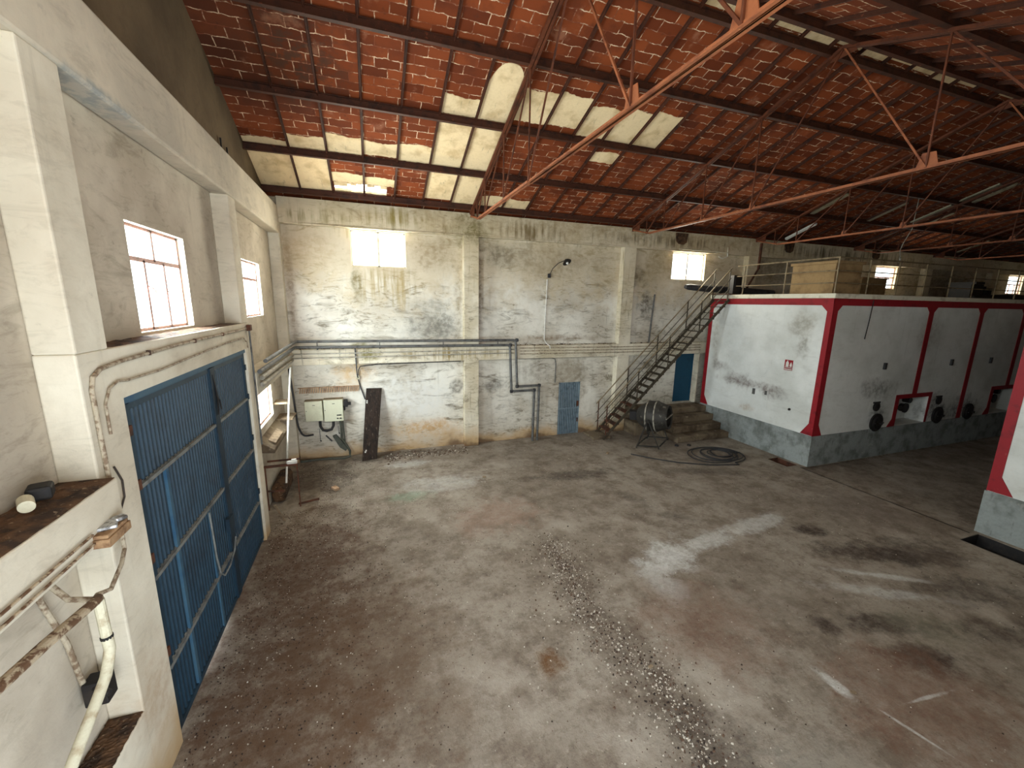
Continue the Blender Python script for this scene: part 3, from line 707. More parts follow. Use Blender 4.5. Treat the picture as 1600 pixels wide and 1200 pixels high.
# purlins: I-beams, each one a thing
def purlin(y, label):
    q = MB(); z = zb(y); s = SLOPE if y >= YR else -SLOPE
    q.box((XL, y-0.045, z-0.01), (XE, y+0.045, z+0.006)); q.box((XL, y-0.006, z), (XE, y+0.006, z+PD)); q.box((XL, y-0.045, z+PD-0.03), (XE, y+0.045, z+PD-0.014))
    for k in range(0, 52):
        x = RIB0 + k*RIBD
        q.cbox((x, y-0.03, z+PD-0.01), (0.05, 0.06, 0.03))
    tag(q.build('roof_purlin', M_STEEL), label, 'purlin', 'roof purlins')
for y, l in zip(PUR_N, ['dark red steel purlin running along the eave on top of the back wall', 'dark red steel purlin, second up from the back wall eave',
                        'dark red steel purlin, third up from the back wall eave', 'dark red steel purlin, fourth up from the back wall eave',
                        'dark red steel purlin just below the ridge on the back wall side']): purlin(y, l)
for y, l in zip(PUR_S[:3], ['dark red steel purlin just past the ridge, beside the pale patches', 'dark red steel purlin crossing the top right corner of the picture',
                        'dark red steel purlin nearest overhead, past the ridge slope']): purlin(y, l)

# ---------------------------------------------------------------- roof trusses
NB = [(11.20, 11.20), (9.62, 9.62), (8.04, 8.04), (4.70, 4.70), (3.12, 3.12), (1.54, 1.54)]
ZC = 7.13
def truss(x, label):
    o = thing('roof_truss', (x, 12.75, 7.2), label, 'roof truss', 'red steel roof trusses')
    def zt(y): return zb(y) - 0.03
    g = 0.012
    q = MB(); 
    for s in (-1, 1):
        q.bar((x+s*0.035, 12.80, zt(12.80)), (x+s*0.035, YR, zt(YR)), 0.05, 0.055, up=(0, 0, 1))
    q.build('top_chord', M_TRUSSD, o)
    q = MB()
    for s in (-1, 1):
        q.bar((x+s*0.035, YR, zt(YR)), (x+s*0.035, YS+.02, zt(YS)), 0.05, 0.055)
    q.build('top_chord', M_TRUSSD, o)
    q = MB()
    for s in (-1, 1):
        q.box((x+s*0.012, 8.04, ZC-0.03), (x+s*0.062, YS+.02, ZC-0.022)); q.box((x+s*0.012, 8.04, ZC-0.03), (x+s*0.020, YS+.02, ZC+0.03))
        q.bar((x+s*0.032, 12.75, 7.34), (x+s*0.032, 11.9, ZC), 0.036, 0.04); q.bar((x+s*0.032, 11.95, ZC), (x+s*0.032, 8.04, ZC), 0.036, 0.045)
    q.build('bottom_chord', M_TRUSS, o)
    q = MB(); q.prism([(12.87, 7.32), (12.45, 7.30), (12.45, 7.50), (12.87, 7.46)], 'x', x-.012, x+.012); q.build('seat_plate', M_TRUSSD, o)
    def rod(a, b, w=0.026, m=M_TRUSSD):
        r = MB(); r.bar((x-.02, *a), (x-.02, *b), w, w); r.build('web_member', m, o)
    for y in (12.05, 11.20, 9.62, 8.04, 4.70, 3.12, 1.54): rod((y, ZC), (y, zt(y)))
    for a, b in ((12.05, 11.20), (11.20, 9.62), (9.62, 8.04), (8.04, YR), (4.70, YR), (3.12, 4.70), (1.54, 3.12)):
        rod((a, ZC), (b, zt(b)), 0.028, M_TRUSS if a == 4.70 else M_TRUSSD)  # light painted in: orange on the lit near diagonal, dark on the rest
    for y in (9.62, 8.04, 4.70, 3.12, 1.54):
        r = MB(); w2 = 0.10 if y > 6 else 0.16
        r.prism([(y-w2, ZC-.02), (y+w2, ZC-.02), (y+w2*.55, ZC+w2*1.5), (y-w2*.6, ZC+w2*1.4)], 'x', x-.006, x+.006)
        r.build('gusset_plate', M_TRUSS, o)
    r = MB(); r.prism([(YR-.25, zt(YR)-.16), (YR+.25, zt(YR)-.16), (YR+.12, zt(YR)+.03), (YR-.12, zt(YR)+.03)], 'x', x-.006, x+.006)
    r.build('ridge_plate', M_TRUSSD, o)
    return o
TL = ['red steel roof truss nearest the gable with the blue gate', 'red steel roof truss, second from the gable, above the foot of the staircase',
      'red steel roof truss, third from the gable, starting over the raised deck', 'red steel roof truss, fourth from the gable, in the dark',
      'red steel roof truss, fifth from the gable, deep in the dark']
for i, l in enumerate(TL): truss(3.12 + 5.8*i, l)
# lamp batten on the slope above the deck
o = thing('lamp_batten', (15.93, 12.2, 7.7), 'bright white fluorescent batten fixed to the roof slope above the deck', 'lamp')
q = MB(); A = Vector((15.93, 12.55, zb(12.55)-.04)); B = Vector((15.93, 11.45, zb(11.45)-.04))
q.bar(A, B, 0.14, 0.05, up=(0, SLOPE, 1)); q.build('housing', M_WHITE, o)
for s in (-.035, .035):
    q = MB(); q.tube([A+Vector((s, 0, -.045)), B+Vector((s, 0, -.045))], .014, 8); q.build('tube', M_WHITE, o)
# hanging wire with an old lampholder far along the hall
o = thing('hanging_wire', (18.5, 10.0, 7.1), 'thin pale wire with a knotted end hanging from the third truss area', 'wire')
q = MB(); q.tube([(18.2, 9.62, zb(9.62)+.01), (18.3, 9.7, 7.6), (18.33, 9.9, 7.12), (18.42, 10, 6.9), (18.5, 10, 6.66)], .012, 6); q.build('cord', M_GALV, o)
q = MB(); q.tube([(18.5, 10, 6.68), (18.52, 10, 6.55), (18.4, 10, 6.5), (18.66, 10, 6.47)], .03, 6); q.build('lampholder', M_GALV, o)

# ---------------------------------------------------------------- the blue gate (door_1)
gate = tag(bpy.data.objects.new('door_1', None), kind='structure'); COL.objects.link(gate)
gate.location = (-2.2, 4.62, 0)
def corr(y0, y1, z0, z1, x, period=0.082, depth=0.03):
    """corrugated sheet running vertically"""
    q = MB(); n = int((y1-y0)/period); period = (y1-y0)/n; prof = []
    for i in range(n):
        b = y0 + i*period
        prof += [(b, 0), (b+period*.30, 0), (b+period*.42, depth), (b+period*.78, depth), (b+period*.90, 0)]
    prof.append((y1, 0))
    N = len(prof); vs = [(x+d, y, z0) for y, d in prof] + [(x+d, y, z1) for y, d in prof] + [(x-.012, y, z0) for y, d in prof] + [(x-.012, y, z1) for y, d in prof]
    fs = []
    for i in range(N-1):
        fs += [(i, i+1, N+i+1, N+i), (2*N+i+1, 2*N+i, 3*N+i, 3*N+i+1), (i+1, i, 2*N+i, 2*N+i+1), (N+i, N+i+1, 3*N+i+1, 3*N+i)]
    q.add(vs, fs); return q
XG = -2.235
for (y0, y1, lab) in ((4.72, 6.88, 'near leaf of corrugated blue sheet'), (6.98, 8.60, 'far leaf of corrugated blue sheet, darker')):
    leaf = corr(y0, y1, 0.07, 3.80, XG).build('gate_leaf', M_BLUE, gate)
    leaf['label'] = lab
    for z in (2.96, 1.96, 0.88):
        q = MB(); q.box((XG+.02, y0-.03, z-.02), (XG+.058, y1+.02, z+.022)); q.box((XG+.02, y0-.03, z-.03), (XG+.03, y1+.02, z+.035)); q.build('rail_bar', M_BARG, leaf)
    q = MB(); q.box((XG-.02, y0-.05, 0.07), (XG+.05, y0+.03, 3.82)); q.box((XG-.02, y1-.03, 0.07), (XG+.05, y1+.05, 3.82)); q.box((XG-.02, y0, 3.74), (XG+.045, y1, 3.82)); q.box((XG-.02, y0, 0.06), (XG+.045, y1, 0.12))
    q.build('leaf_frame', M_BLUE, leaf)
q = MB(); q.box((XG-.04, 4.60, 0), (XG+.03, 4.67, 3.88)); q.box((XG-.04, 8.62, 0), (XG+.03, 8.66, 3.88)); q.box((XG-.04, 4.60, 3.82), (XG+.075, 8.66, 3.88)); q.box((XG-.02, 4.6, 3.80), (XG+.05, 8.66, 3.83))
q.build('gate_frame', M_BLUEF, gate)
q = MB(); q.box((XG+.02, 6.86, 0.07), (XG+.065, 7.04, 3.80)); q.build('meeting_stile', M_BLUED, gate)
q = MB(); q.box((XG+.02, 5.24, 0.1), (XG+.05, 5.30, 2.94)); q.build('wicket_stile', M_BLUEF, gate)
q = MB(); q.box((XG+.02, 6.20, 0.1), (XG+.05, 6.26, 1.94)); q.build('wicket_stile', M_BLUEF, gate)
for z in (3.55, 3.0, 2.2, 1.1):
    q = MB(); q.box((XG+.02, 4.63, z-.05), (XG+.07, 4.70, z+.05)); q.build('hinge', M_RUST, gate)
    q = MB(); q.box((XG+.02, 8.585, z-.05), (XG+.07, 8.645, z+.05)); q.build('hinge', M_BLUED, gate)
q = MB(); q.tube([(-2.15, 6.11, 1.95), (-2.13, 6.08, 1.6), (-2.13, 6.1, 1.29), (-2.13, 6.16, 1.0), (-2.13, 6.3, .86), (-2.13, 6.55, .86), (-2.13, 6.8, .95), (-2.14, 6.95, 1.1)], .012, 6)
q.build('hanging_cable', M_BARG, gate)
q = MB(); q.box((XG+.05, 6.75, 1.3), (XG+.10, 6.95, 1.5)); q.build('lock_box', M_BLUED, gate)
q = MB(); q.tube([(XG+.06, 6.93, 3.7), (XG+.08, 6.99, 3.35), (XG+.08, 6.94, 3.1)], .012, 6); q.tube([(XG+.06, 6.95, 3.4), (XG+.08, 7.05, 3.3), (XG+.08, 7.08, 3.15)], .01, 6)
q.build('bolt_rod', M_BLACK, gate)
q = MB(); q.box((XG-.02, 4.75, 0.01), (XG+.02, 5.5, 0.06)); q.box((XG-.02, 6.5, 0.01), (XG+.02, 8.6, 0.055)); q.build('bottom_flap', M_BLACK, gate)

# small weathered door in the back wall (door_2)
d2 = tag(bpy.data.objects.new('door_2', None), kind='structure'); COL.objects.link(d2); d2.location = (6.9, YB, 0)
q = MB(); n = 11
for i in range(n):
    a = 6.50 + i*(0.80/n); q.box((a, YB+.02, 0.005), (a+0.80/n*.6, YB+.07, 1.94))
q.build('slatted_leaf', M_BLUE2, d2)
q = MB(); q.box((6.50, YB+.075, 0.0), (7.28, YB+.09, 1.94)); q.build('backing_sheet', M_BLUED, d2)
q = MB(); q.box((6.45, YB+.02, 0), (6.50, YB+.1, 1.98)); q.box((7.28, YB+.02, 0), (7.33, YB+.1, 1.98)); q.box((6.45, YB+.02, 1.93), (7.33, YB+.1, 1.98)); q.box((6.5, YB+.015, .97), (7.28, YB+.03, 1.0))
q.build('door_frame', M_BLUE2, d2)
q = MB(); q.box((7.22, YB, 1.05), (7.29, YB+.03, 1.25)); q.box((7.24, YB, .45), (7.29, YB+.03, .6)); q.build('lock_plate', M_RUST, d2)
# deep blue door above the steps (door_3)
d3 = tag(bpy.data.objects.new('door_3', None), kind='structure'); COL.objects.link(d3); d3.location = (12.05, YB, 0.93)
q = MB(); q.box((11.64, YB+.05, 0.93), (12.46, YB+.09, 2.89)); q.build('leaf', M_BLUE3, d3)
q = MB(); q.box((11.60, YB+.02, 0.93), (11.64, YB+.12, 2.93)); q.box((12.46, YB+.02, .93), (12.50, YB+.12, 2.93)); q.box((11.6, YB+.02, 2.89), (12.5, YB+.12, 2.93)); q.box((11.64, YB+.04, 1.88), (12.46, YB+.055, 1.90))
q.build('door_frame', M_BLUE3, d3)

# ---------------------------------------------------------------- tanks
def tank(x0, x1, y0, y1, name_label, faces, bands_x, niches):
    """white concrete wine tank block: white body, red bands with corner fillets, grey plinth, rim"""
    o = thing('storage_tank', (x0, y0 if faces == 'left' else y1, 0), name_label, 'tank', 'concrete storage tanks')
    HT, HP = 5.22, 1.0
    holes = [(a, b, c, d) for a, b, c, d in niches]
    body = MB()
    if niches:
        yf = y0; dep = 0.55
        panel(body, 'y', yf, yf+dep, x0, x1, 0.0, HT-.12, holes)
        body.box((x0, yf+dep, 0), (x1, y1, HT-.12))
    else: body.box((x0, y0, 0), (x1, y1, HT-.12))
    body.build('tank_body', M_TANK, o)
    q = MB(); q.box((x0-.03, y0-.03, HT-.14), (x1, y1+.03, HT)); q.build('rim', M_RIM, o, bevel=0.02)
    pl = MB()
    e = 0.03
    if faces == 'left':
        pl.box((x0-e, y0-e, 0), (x1, y0, HP-.03)); pl.box((x0-e, y0, 0), (x0, y1, HP-.03))
    else:
        pl.box((x0-e, y0, 0), (x0, y1, HP-.03)); pl.box((x0-e, y1, 0), (x1, y1+e, HP-.03))
    pl.build('plinth', M_PLINTH, o)
    t = 0.012; BT, BB = HT-.14, HT-.34
    ext = lambda: o
    # red work on the -X end face
    q = MB(); q.box((x0-t, y0-t, BB), (x0, y1, BT)); q.build('red_band', M_RED, o)
    def end_band(ya, yb, side):
        """vertical strip on the end face with fillets towards side (+1: towards larger y)"""
        s = side; inner = yb if s > 0 else ya; F = 0.22
        q = MB()
        pts = [(ya, HP-.02), (yb, HP-.02), (yb, BB), (ya, BB)]
        q.prism(pts, 'x', x0-t-.001, x0)
        q.prism([(inner, HP-.02), (inner+s*F, HP-.02), (inner, HP+F+.12)], 'x', x0-t-.001, x0)
        q.prism([(inner, BB), (inner+s*F*.8, BB), (inner, BB-F*.8)], 'x', x0-t-.001, x0)
        q.build('red_band', M_RED, o)
    end_band(y0-t, y0+.14, 1); end_band(y1-.16, y1, -1)
    # red work on the long face
    if faces == 'left':
        ya, yb = y0-t, y0
    else: ya, yb = y1, y1+t
    q = MB(); q.box((x0-t, ya, BB), (x1, yb, BT)); q.build('red_band', M_RED, o)
    for bx, w2, zl in bands_x:
        q = MB(); F = 0.2; xa, xb = bx, bx+w2
        q.box((xa, ya-.001, zl), (xb, yb+.001, BB))
        for inner, s in (((xb, 1), (xa, -1)) if bx > x0 else ((xb, 1),)):
            q.prism([(inner, BB), (inner+s*F*.8, BB), (inner, BB-F*.8)], 'y', ya-.001, yb)
            if bx == x0-t: q.prism([(inner, HP-.05), (inner+s*F, HP-.05), (inner, HP+F+.12)], 'y', ya-.001, yb)
        q.build('red_band', M_RED, o)
    return o
TX, TY = 12.55, 8.15
NI = [(16.42, 18.05, 0.98, 1.92), (22.0, 23.6, 0.98, 1.92), (27.6, 29.2, 0.98, 1.92)]
t1 = tank(TX, 36.0, TY, 12.62, 'white concrete tank block with red bands, beside the steel staircase', 'left',
          [(TX-.012, .22, 0.95), (17.08, .24, 1.92), (19.95, .24, 0.95), (22.75, .24, 1.92), (25.5, .24, .95), (28.3, .24, 1.92)], NI)
for a, b, c_, d_ in NI:      # red surround, valve and pipe of every niche
    q = MB(); t = .014
    q.prism([(a-.16, d_+.12), (b+.16, d_+.12), (b+.06, d_-.02), (a+.0, d_-.02)], 'y', TY-t, TY)
    q.prism([(a-.16, d_+.12), (a+.02, d_), (a+.02, c_), (a-.38, c_-.03), (a-.16, c_+.25)], 'y', TY-t, TY)
    q.prism([(b-.0, d_), (b+.16, d_+.12), (b+.10, c_), (b, c_)], 'y', TY-t, TY)
    q.build('niche_surround', M_RED, t1)
    q = MB(); xm = a+.95
    q.lathe([(0, 0.0), (0, .14), (.12, .14), (.12, .17), (.16, .17), (.16, 0)], (xm+.25, TY+.5, 1.42), (0, -1, 0), 18)
    q.lathe([(0, 0.0), (0, .10), (.2, .10), (.2, 0)], (xm+.35, TY+.5, 1.7), (0, -1, 0), 14)
    q.tube([(xm-.25, TY+.4, 1.45), (xm+.3, TY+.4, 1.42)], .06, 10)
    q.build('valve', M_BLACK, t1)
for cx, cz in ((15.35, 3.04), (18.9, 3.05), (21.3, 3.05)):
    q = MB(); q.box((cx-.06, TY-.05, cz-.11), (cx+.05, TY, cz+.10)); q.build('gauge_plate', M_PIPED, t1)
for cx, cz in ((15.32, 1.72), (18.65, 1.72)):
    q = MB(); q.lathe([(0, 0.0), (0, .15), (.04, .15), (.04, .10), (.06, .08), (.06, 0)], (cx, TY, cz), (0, -1, 0), 20)
    q.box((cx-.17, TY-.02, cz+.11), (cx+.17, TY, cz+.16)); q.build('sampling_hatch', M_BLACK, t1)
for cx in (15.45, 18.75, 20.6):
    q = MB(); n = 18
    q.lathe([(0, 0.0), (0, .30), (.05, .30), (.05, .24), (.09, .2), (.09, 0)], (cx, TY, 1.18), (0, -1, 0), 24)
    q.tube([(cx-.2, TY-.12, 1.18), (cx+.2, TY-.12, 1.18)], .02, 8); q.tube([(cx, TY, 1.18), (cx, TY-.2, 1.18)], .03, 8)
    q.build('manhole_cover', M_BLACK, t1)
q = MB(); q.tube([(14.22, TY-.02, 5.05), (14.18, TY-.02, 4.4), (14.12, TY-.02, 3.9)], .012, 6); q.build('drip_wire', M_BLACK, t1)
for yy, zz, w2, h2 in ((10.29, 1.93, .09, .2), (9.83, 1.97, .06, .14)):
    q = MB(); q.box((TX-.03, yy-w2/2, zz-h2/2), (TX, yy+w2/2, zz+h2/2)); q.build('thermometer_plate', M_PIPE, t1)
q = MB(); q.lathe([(0, .0), (0, .04), (.03, .04), (.03, 0)], (TX, 8.95, 1.62), (-1, 0, 0), 10); q.build('tap_stub', M_BLACK, t1)
t2 = tank(TX, 36.0, YS+.03, 4.36, 'white concrete tank block with red corner band at the right edge of the picture', 'right',
          [(TX-.012, .22, 0.95), (17.08, .24, 1.0), (19.95, .24, 1.0)], [])
# fire sign
o = thing('fire_extinguisher_sign', (TX, 9.19, 2.86), 'small red fire extinguisher sign on the white tank end wall', 'sign')
q = MB(); q.box((TX-.008, 9.06, 2.84), (TX-.001, 9.33, 3.17)); q.build('plate', M_RED, o)
q = MB(); q.box((TX-.011, 9.07, 2.86), (TX-.007, 9.32, 2.885)); q.box((TX-.011, 9.07, 2.92), (TX-.007, 9.32, 2.935)); q.build('caption', M_WHITE, o)
q = MB()
q.prism([(9.19, 2.95), (9.285, 2.95), (9.285, 3.08), (9.26, 3.115), (9.215, 3.115), (9.19, 3.08)], 'x', TX-.012, TX-.007)
q.prism([(9.22, 3.11), (9.255, 3.11), (9.255, 3.145), (9.22, 3.145)], 'x', TX-.012, TX-.007)
q.build('extinguisher_pictogram', M_WHITE, o)
q = MB(); q.prism([(9.085, 2.96), (9.15, 2.96), (9.155, 3.02), (9.12, 3.11), (9.085, 3.03)], 'x', TX-.012, TX-.007); q.build('flame_pictogram', M_WHITE, o)

# raised box on the deck, dark box and crates
def solid(name, mb, mat, label, cat, group=None, bevel=0.0):
    return tag(mb.build(name, mat, bevel=bevel), label, cat, group)
HT = 5.22
q = MB(); q.box((12.85, 8.45, HT), (14.0, 9.75, 6.14)); q.box((12.80, 8.40, 6.08), (14.05, 9.8, 6.16))
for z in (5.52, 5.82): q.box((12.84, 8.44, z), (14.01, 9.76, z+.015))
solid('water_box', q, M_TAN, 'large tan box standing on the tank deck behind the railing corner', 'box', None, 0.01)
q = MB(); q.box((19.3, 11.6, HT), (20.9, 12.3, 6.05)); q.box((19.25, 11.55, 6.03), (20.95, 12.35, 6.08)); solid('deck_cabinet', q, M_TAN, 'brown cabinet on the deck right of the small lit window', 'cabinet', None, 0.01)
q = MB(); q.box((13.0, 12.1, HT), (13.4, 12.3, 5.95)); q.box((13.05, 12.08, 5.5), (13.15, 12.1, 5.9)); solid('control_box', q, M_BLACK, 'dark control box on the deck at the stair head', 'box', None, 0.01)
q = MB(); q.tube([(22.0, 9.3, 5.32), (24.0, 9.2, 5.36), (26.0, 9.4, 5.36), (29.0, 9.3, 5.36)], [.05, .1, .12, .12], 12)
solid('dark_tarpaulin_roll', q, M_BLACK, 'dark roll lying on the deck at the far right behind the railing', 'roll')
q = MB(); q.box((26.2, 11.2, HT), (27.2, 12.0, 6.0)); q.box((26.3, 11.1, 6.0), (27.0, 12.1, 6.1)); q.lathe([(0, 0), (0, .3), (.6, .3), (.6, .1), (.7, .1), (.7, 0)], (27.9, 11.5, 5.24), (0, 0.001, 1), 16)
solid('pump_unit', q, M_BLACK, 'dark pump unit on the deck near the farthest window', 'pump')
# thick black pipe lying across the stair head
o = thing('black_pipe', (11.25, 12.55, 5.45), 'thick black pipe lying across the stair head onto the deck', 'pipe')
q = MB(); q.tube([(11.28, 12.66, 5.50), (11.45, 12.66, 5.49), (12.5, 12.66, 5.44), (14.0, 12.6, 5.42), (15.6, 12.55, 5.36)], [.075, .11, .12, .12, .12], 14); q.build('pipe', M_PIPED, o, smooth=True)
q = MB(); q.lathe([(0, .13), (.08, .15), (.16, .13)], (12.9, 12.65, 5.43), (1, 0, 0), 14); q.build('coupling', M_BLACK, o)

# railing round the deck
o = thing('deck_railing', (TX+.1, 8.25, HT), 'thin brown steel railing round the edge of the tank deck', 'railing')
RX, RY, RT = TX+.10, TY+.10, 6.22
for z in (RT, 5.86, 5.52):
    q = MB(); q.tube([(RX, 11.65, z), (RX, RY, z), (34.0, RY, z)], .024 if z == RT else .018, 6); q.build('rail', M_RAILM, o)
for (px_, py_) in [(RX, 11.35), (RX, 9.8), (RX, RY)] + [(RX + 1.35*k_, RY) for k_ in range(1, 16)]:
    q = MB(); q.tube([(px_, py_, HT), (px_, py_, RT)], .02, 6); q.build('post', M_RAILM, o)

# ---------------------------------------------------------------- staircase
st = thing('steel_staircase', (7.9, 12.5, 0), 'rusty open steel staircase with handrails climbing to the tank deck', 'staircase')
SN0, SN1 = Vector((7.80, 12.15, 0.02)), Vector((12.47, 11.73, 5.04))     # near stringer foot and head
SF0, SF1 = Vector((7.88, 12.85, 0.02)), Vector((12.47, 12.43, 5.04))
for A, B in ((SN0, SN1), (SF0, SF1)):
    q = MB(); q.bar(A, B, 0.045, 0.085); q.build('stringer', M_STAIR, st)
NST = 22
for i in range(NST):
    s = (i+1)/(NST+0.5)
    a = SN0.lerp(SN1, s); b = SF0.lerp(SF1, s)
    q = MB(); d = (SN1-SN0); dx = d.x/(NST+0.5)
    z = a.z + 0.06
    q.add([(a.x-.06, a.y, z), (a.x+.19, a.y, z), (b.x+.19, b.y, z), (b.x-.06, b.y, z), (a.x-.06, a.y, z+.022), (a.x+.19, a.y, z+.022), (b.x+.19, b.y, z+.022), (b.x-.06, b.y, z+.022)],
          [(0,3,2,1),(4,5,6,7),(0,1,5,4),(1,2,6,5),(2,3,7,6),(3,0,4,7)])
    for e in (a, b):
        q.bar((e.x-.04, e.y, z), (e.x-.04, e.y, z-.22), 0.018, 0.018)
    q.build('tread', M_RUST if i < 5 else M_STAIR, st)
def stair_rail(A, B, hpost):
    for h in (hpost, hpost*.68, hpost*.36):
        q = MB(); q.tube([A+Vector((0,0,h+.05)), B+Vector((0,0,h+.02))], .02 if h == hpost else .013, 6); q.build('handrail', M_RAILM if h == hpost else M_STAIR, st)
    for s in (0.02, 0.265, 0.51, 0.76, 0.985):
        p_ = A.lerp(B, s); q = MB(); q.bar(p_, p_+Vector((0,0,hpost+.06)), 0.03, 0.03); q.build('handrail_post', M_STAIR if s > .1 else M_RUST, st)
stair_rail(SN0, SN1, 1.10); stair_rail(SF0, SF1, 1.10)
q = MB(); q.box((12.38, 11.68, 5.225), (12.95, 12.46, 5.25)); q.build('landing_plate', M_RUST, st)
q = MB(); q.box((7.45, 12.2, 0.0), (8.15, 13.0, 0.09)); solid('foot_slab', q, M_STEP, 'low worn block under the foot of the staircase', 'block', None, 0.01)

# steps to the deep blue door and masonry block under the stair
o = thing('concrete_steps', (11.4, 12.2, 0), 'dirty concrete steps leading up to the deep blue door', 'steps')
for i, (x0, y0, z0, z1) in enumerate(((10.15, 11.05, 0, .22), (10.3, 11.45, .22, .46), (10.45, 11.85, .46, .70), (10.6, 12.25, .70, .93))):
    q = MB(); q.box((x0, y0, z0), (TX-.035, YP-.005, z1)); q.build('step', M_STEP, o, bevel=0.03)
q = MB(); q.box((9.2, 12.9, 0), (10.1, YB-.003, .62)); q.box((9.2, 12.9, .62), (10.4, YB-.003, .95)); q.box((9.2, 12.2, 0), (10.1, 12.9, .5)); solid('masonry_block', q, M_STEP, 'low pale masonry block behind the concrete mixer', 'block', None, 0.02)

# ---------------------------------------------------------------- concrete mixer
mx = thing('concrete_mixer', (9.35, 11.35, 0), 'old grey concrete mixer drum on a frame beside the stair foot', 'concrete mixer')
AX = Vector((0.62, -0.85, 0.10)).normalized(); O = Vector((8.95, 11.62, 0.98))
q = MB(); q.lathe([(-.08, 0.0), (-.08, .26), (0, .34), (.30, .53), (.60, .53), (.94, .40), (.96, .42), (.98, .40), (.94, .36), (.6, .49), (.3, .49), (.05, .30), (.05, 0)], O, AX, 32); q.build('drum', M_MIXER, mx, smooth=True)
for d0 in (.30, .58):
    q = MB(); q.lathe([(d0-.02, .52), (d0-.02, .55), (d0+.02, .55), (d0+.02, .52)], O, AX, 32); q.build('drum_hoop', M_HOOP, mx)
S_ = AX.cross(Vector((0,0,1))).normalized(); T_ = S_.cross(AX)
q = MB(); q.bar(O+AX*.97-S_*.42+T_*.02, O+AX*.97+S_*.42+T_*.02, .035, .035); q.build('mouth_bar', M_HOOP, mx)
q = MB(); q.bar(O+AX*.45+S_*.25-T_*.25, O+AX*.45+S_*.3+T_*.2, .02, .16); q.build('mixing_blade', M_MIXER, mx)
q = MB()
C0 = O + AX*.42
for s in (-1, 1):
    b = C0 + S_*s*.6
    q.bar(b, (b.x-.28, b.y+.12, 0.02), .04); q.bar(b, (b.x+.38, b.y-.22, 0.02), .04)
    q.bar((b.x-.28, b.y+.12, 0.10), (b.x+.38, b.y-.22, 0.10), .035)
q.bar(C0-S_*.52, C0-S_*.52-T_*.3, .05)
q.bar((C0.x-.28-S_.x*.52, C0.y+.12-S_.y*.52, .1), (C0.x-.28+S_.x*.52, C0.y+.12+S_.y*.52, .1), .035)
q.bar((C0.x+.38-S_.x*.52, C0.y-.22-S_.y*.52, .1), (C0.x+.38+S_.x*.52, C0.y-.22+S_.y*.52, .1), .035)
q.bar(C0-S_*.52, C0-S_*.52+Vector((0, 0, -.55)), .05); q.bar(C0+S_*.52, C0+S_*.52+Vector((0,0,-.5)), .05)
q.build('frame', M_MIXER, mx)
q = MB(); hc = C0 - S_*.68; n = 20
q.tube([hc + (AX*math.cos(2*PI*i/n) + T_*math.sin(2*PI*i/n))*.24 for i in range(n)], .014, 6, closed=True)
for i in range(3): q.bar(hc, hc+(AX*math.cos(i*2.1)+T_*math.sin(i*2.1))*.24, .018)
q.build('tilt_wheel', M_MIXER, mx)
q = MB(); q.cbox(O-AX*.22, (.34, .3, .3), -.6); q.build('motor_box', M_BLACK, mx)

# ---------------------------------------------------------------- hose coil
q = MB(); hr = random.Random(3); pts = []
cx, cy = 10.55, 9.72
for i in range(0, 420):
    a = i*2*PI/60; turn = i/60
    rx = 1.02 - 0.10*turn + 0.05*math.sin(turn*5); ry = 0.80 - 0.075*turn + .05*math.cos(turn*4)
    ox = 0.10*math.sin(turn*2.3) + .05*turn; oy = 0.06*math.cos(turn*3.1)
    pts.append((cx+ox-.1+rx*math.cos(a)*(1 if turn < 4 else .8), cy+oy+ry*math.sin(a), 0.022+0.016*(turn % 3)+.006*math.sin(a*3)))
pts = [(7.9, 10.6, .02), (8.3, 10.1, .02), (8.9, 9.55, .02), (9.7, 9.1, .02), (10.6, 8.85, .02)] + [p for p in pts if True][45:]
q.tube(pts, .018, 6)
solid('hose_coil', q, M_RUBBER, 'black rubber hose coiled loosely on the floor by the tank', 'hose')
for lx, ly, lab in ((9.95, 10.85, 'small dark lump on the floor left of its pair, above the hose coil'), (10.4, 10.75, 'small dark lump on the floor right of its pair, above the hose coil')):
    q = MB(); q.lathe([(0, 0), (0, .07), (.05, .06), (.07, 0)], (lx, ly, 0), (0, .001, 1), 9); solid('dark_lump', q, M_BLACK, lab, 'lump')

# ---------------------------------------------------------------- electrical cabinets and wall things
def cabinet(x0, x1, z0, z1, label, knobs):
    o = thing('electrical_cabinet', ((x0+x1)/2, YB, z0), label, 'electrical cabinet', 'cream electrical cabinets')
    q = MB(); q.box((x0, YB-.25, z0), (x1, YB, z1)); q.build('case', M_CREAM, o, bevel=.006)
    q = MB(); q.box((x0+.01, YB-.268, z0+.012), (x1-.01, YB-.25, z1-.012)); dr = q.build('cabinet_door', M_CREAM, o, bevel=.004)
    q = MB(); q.box((x0-.004, YB-.272, z1), (x1+.004, YB, z1+.008)); q.build('dusty_top', M_CREAMT, o)
    q = MB(); q.lathe([(0, .012), (.012, .012), (.012, 0)], (x0+.035, YB-.268, (z0+z1)/2+.02), (0, -1, 0), 10); q.build('door_lock', M_BLACK, dr)
    q = MB(); q.box(((x0+x1)/2-.03, YB-.272, z1-.13), ((x0+x1)/2+.04, YB-.267, z1-.115)); q.build('maker_plate', M_BLACK, dr)
    for kx, kz, w2 in knobs:
        q = MB(); q.box((kx-w2/2, YB-.29, kz-.016), (kx+w2/2, YB-.267, kz+.016)); q.build('switch', M_BLACK, dr)
    return o
cabinet(-1.87, -1.395, 1.245, 1.86, 'smaller left cream electrical cabinet on the back wall', [])
cabinet(-1.365, -0.83, 1.205, 1.88, 'larger right cream electrical cabinet with small switches at its lower corner', [(-1.00, 1.40, .035), (-.955, 1.40, .035), (-.91, 1.40, .035), (-1.0, 1.30, .04), (-.915, 1.30, .05)])
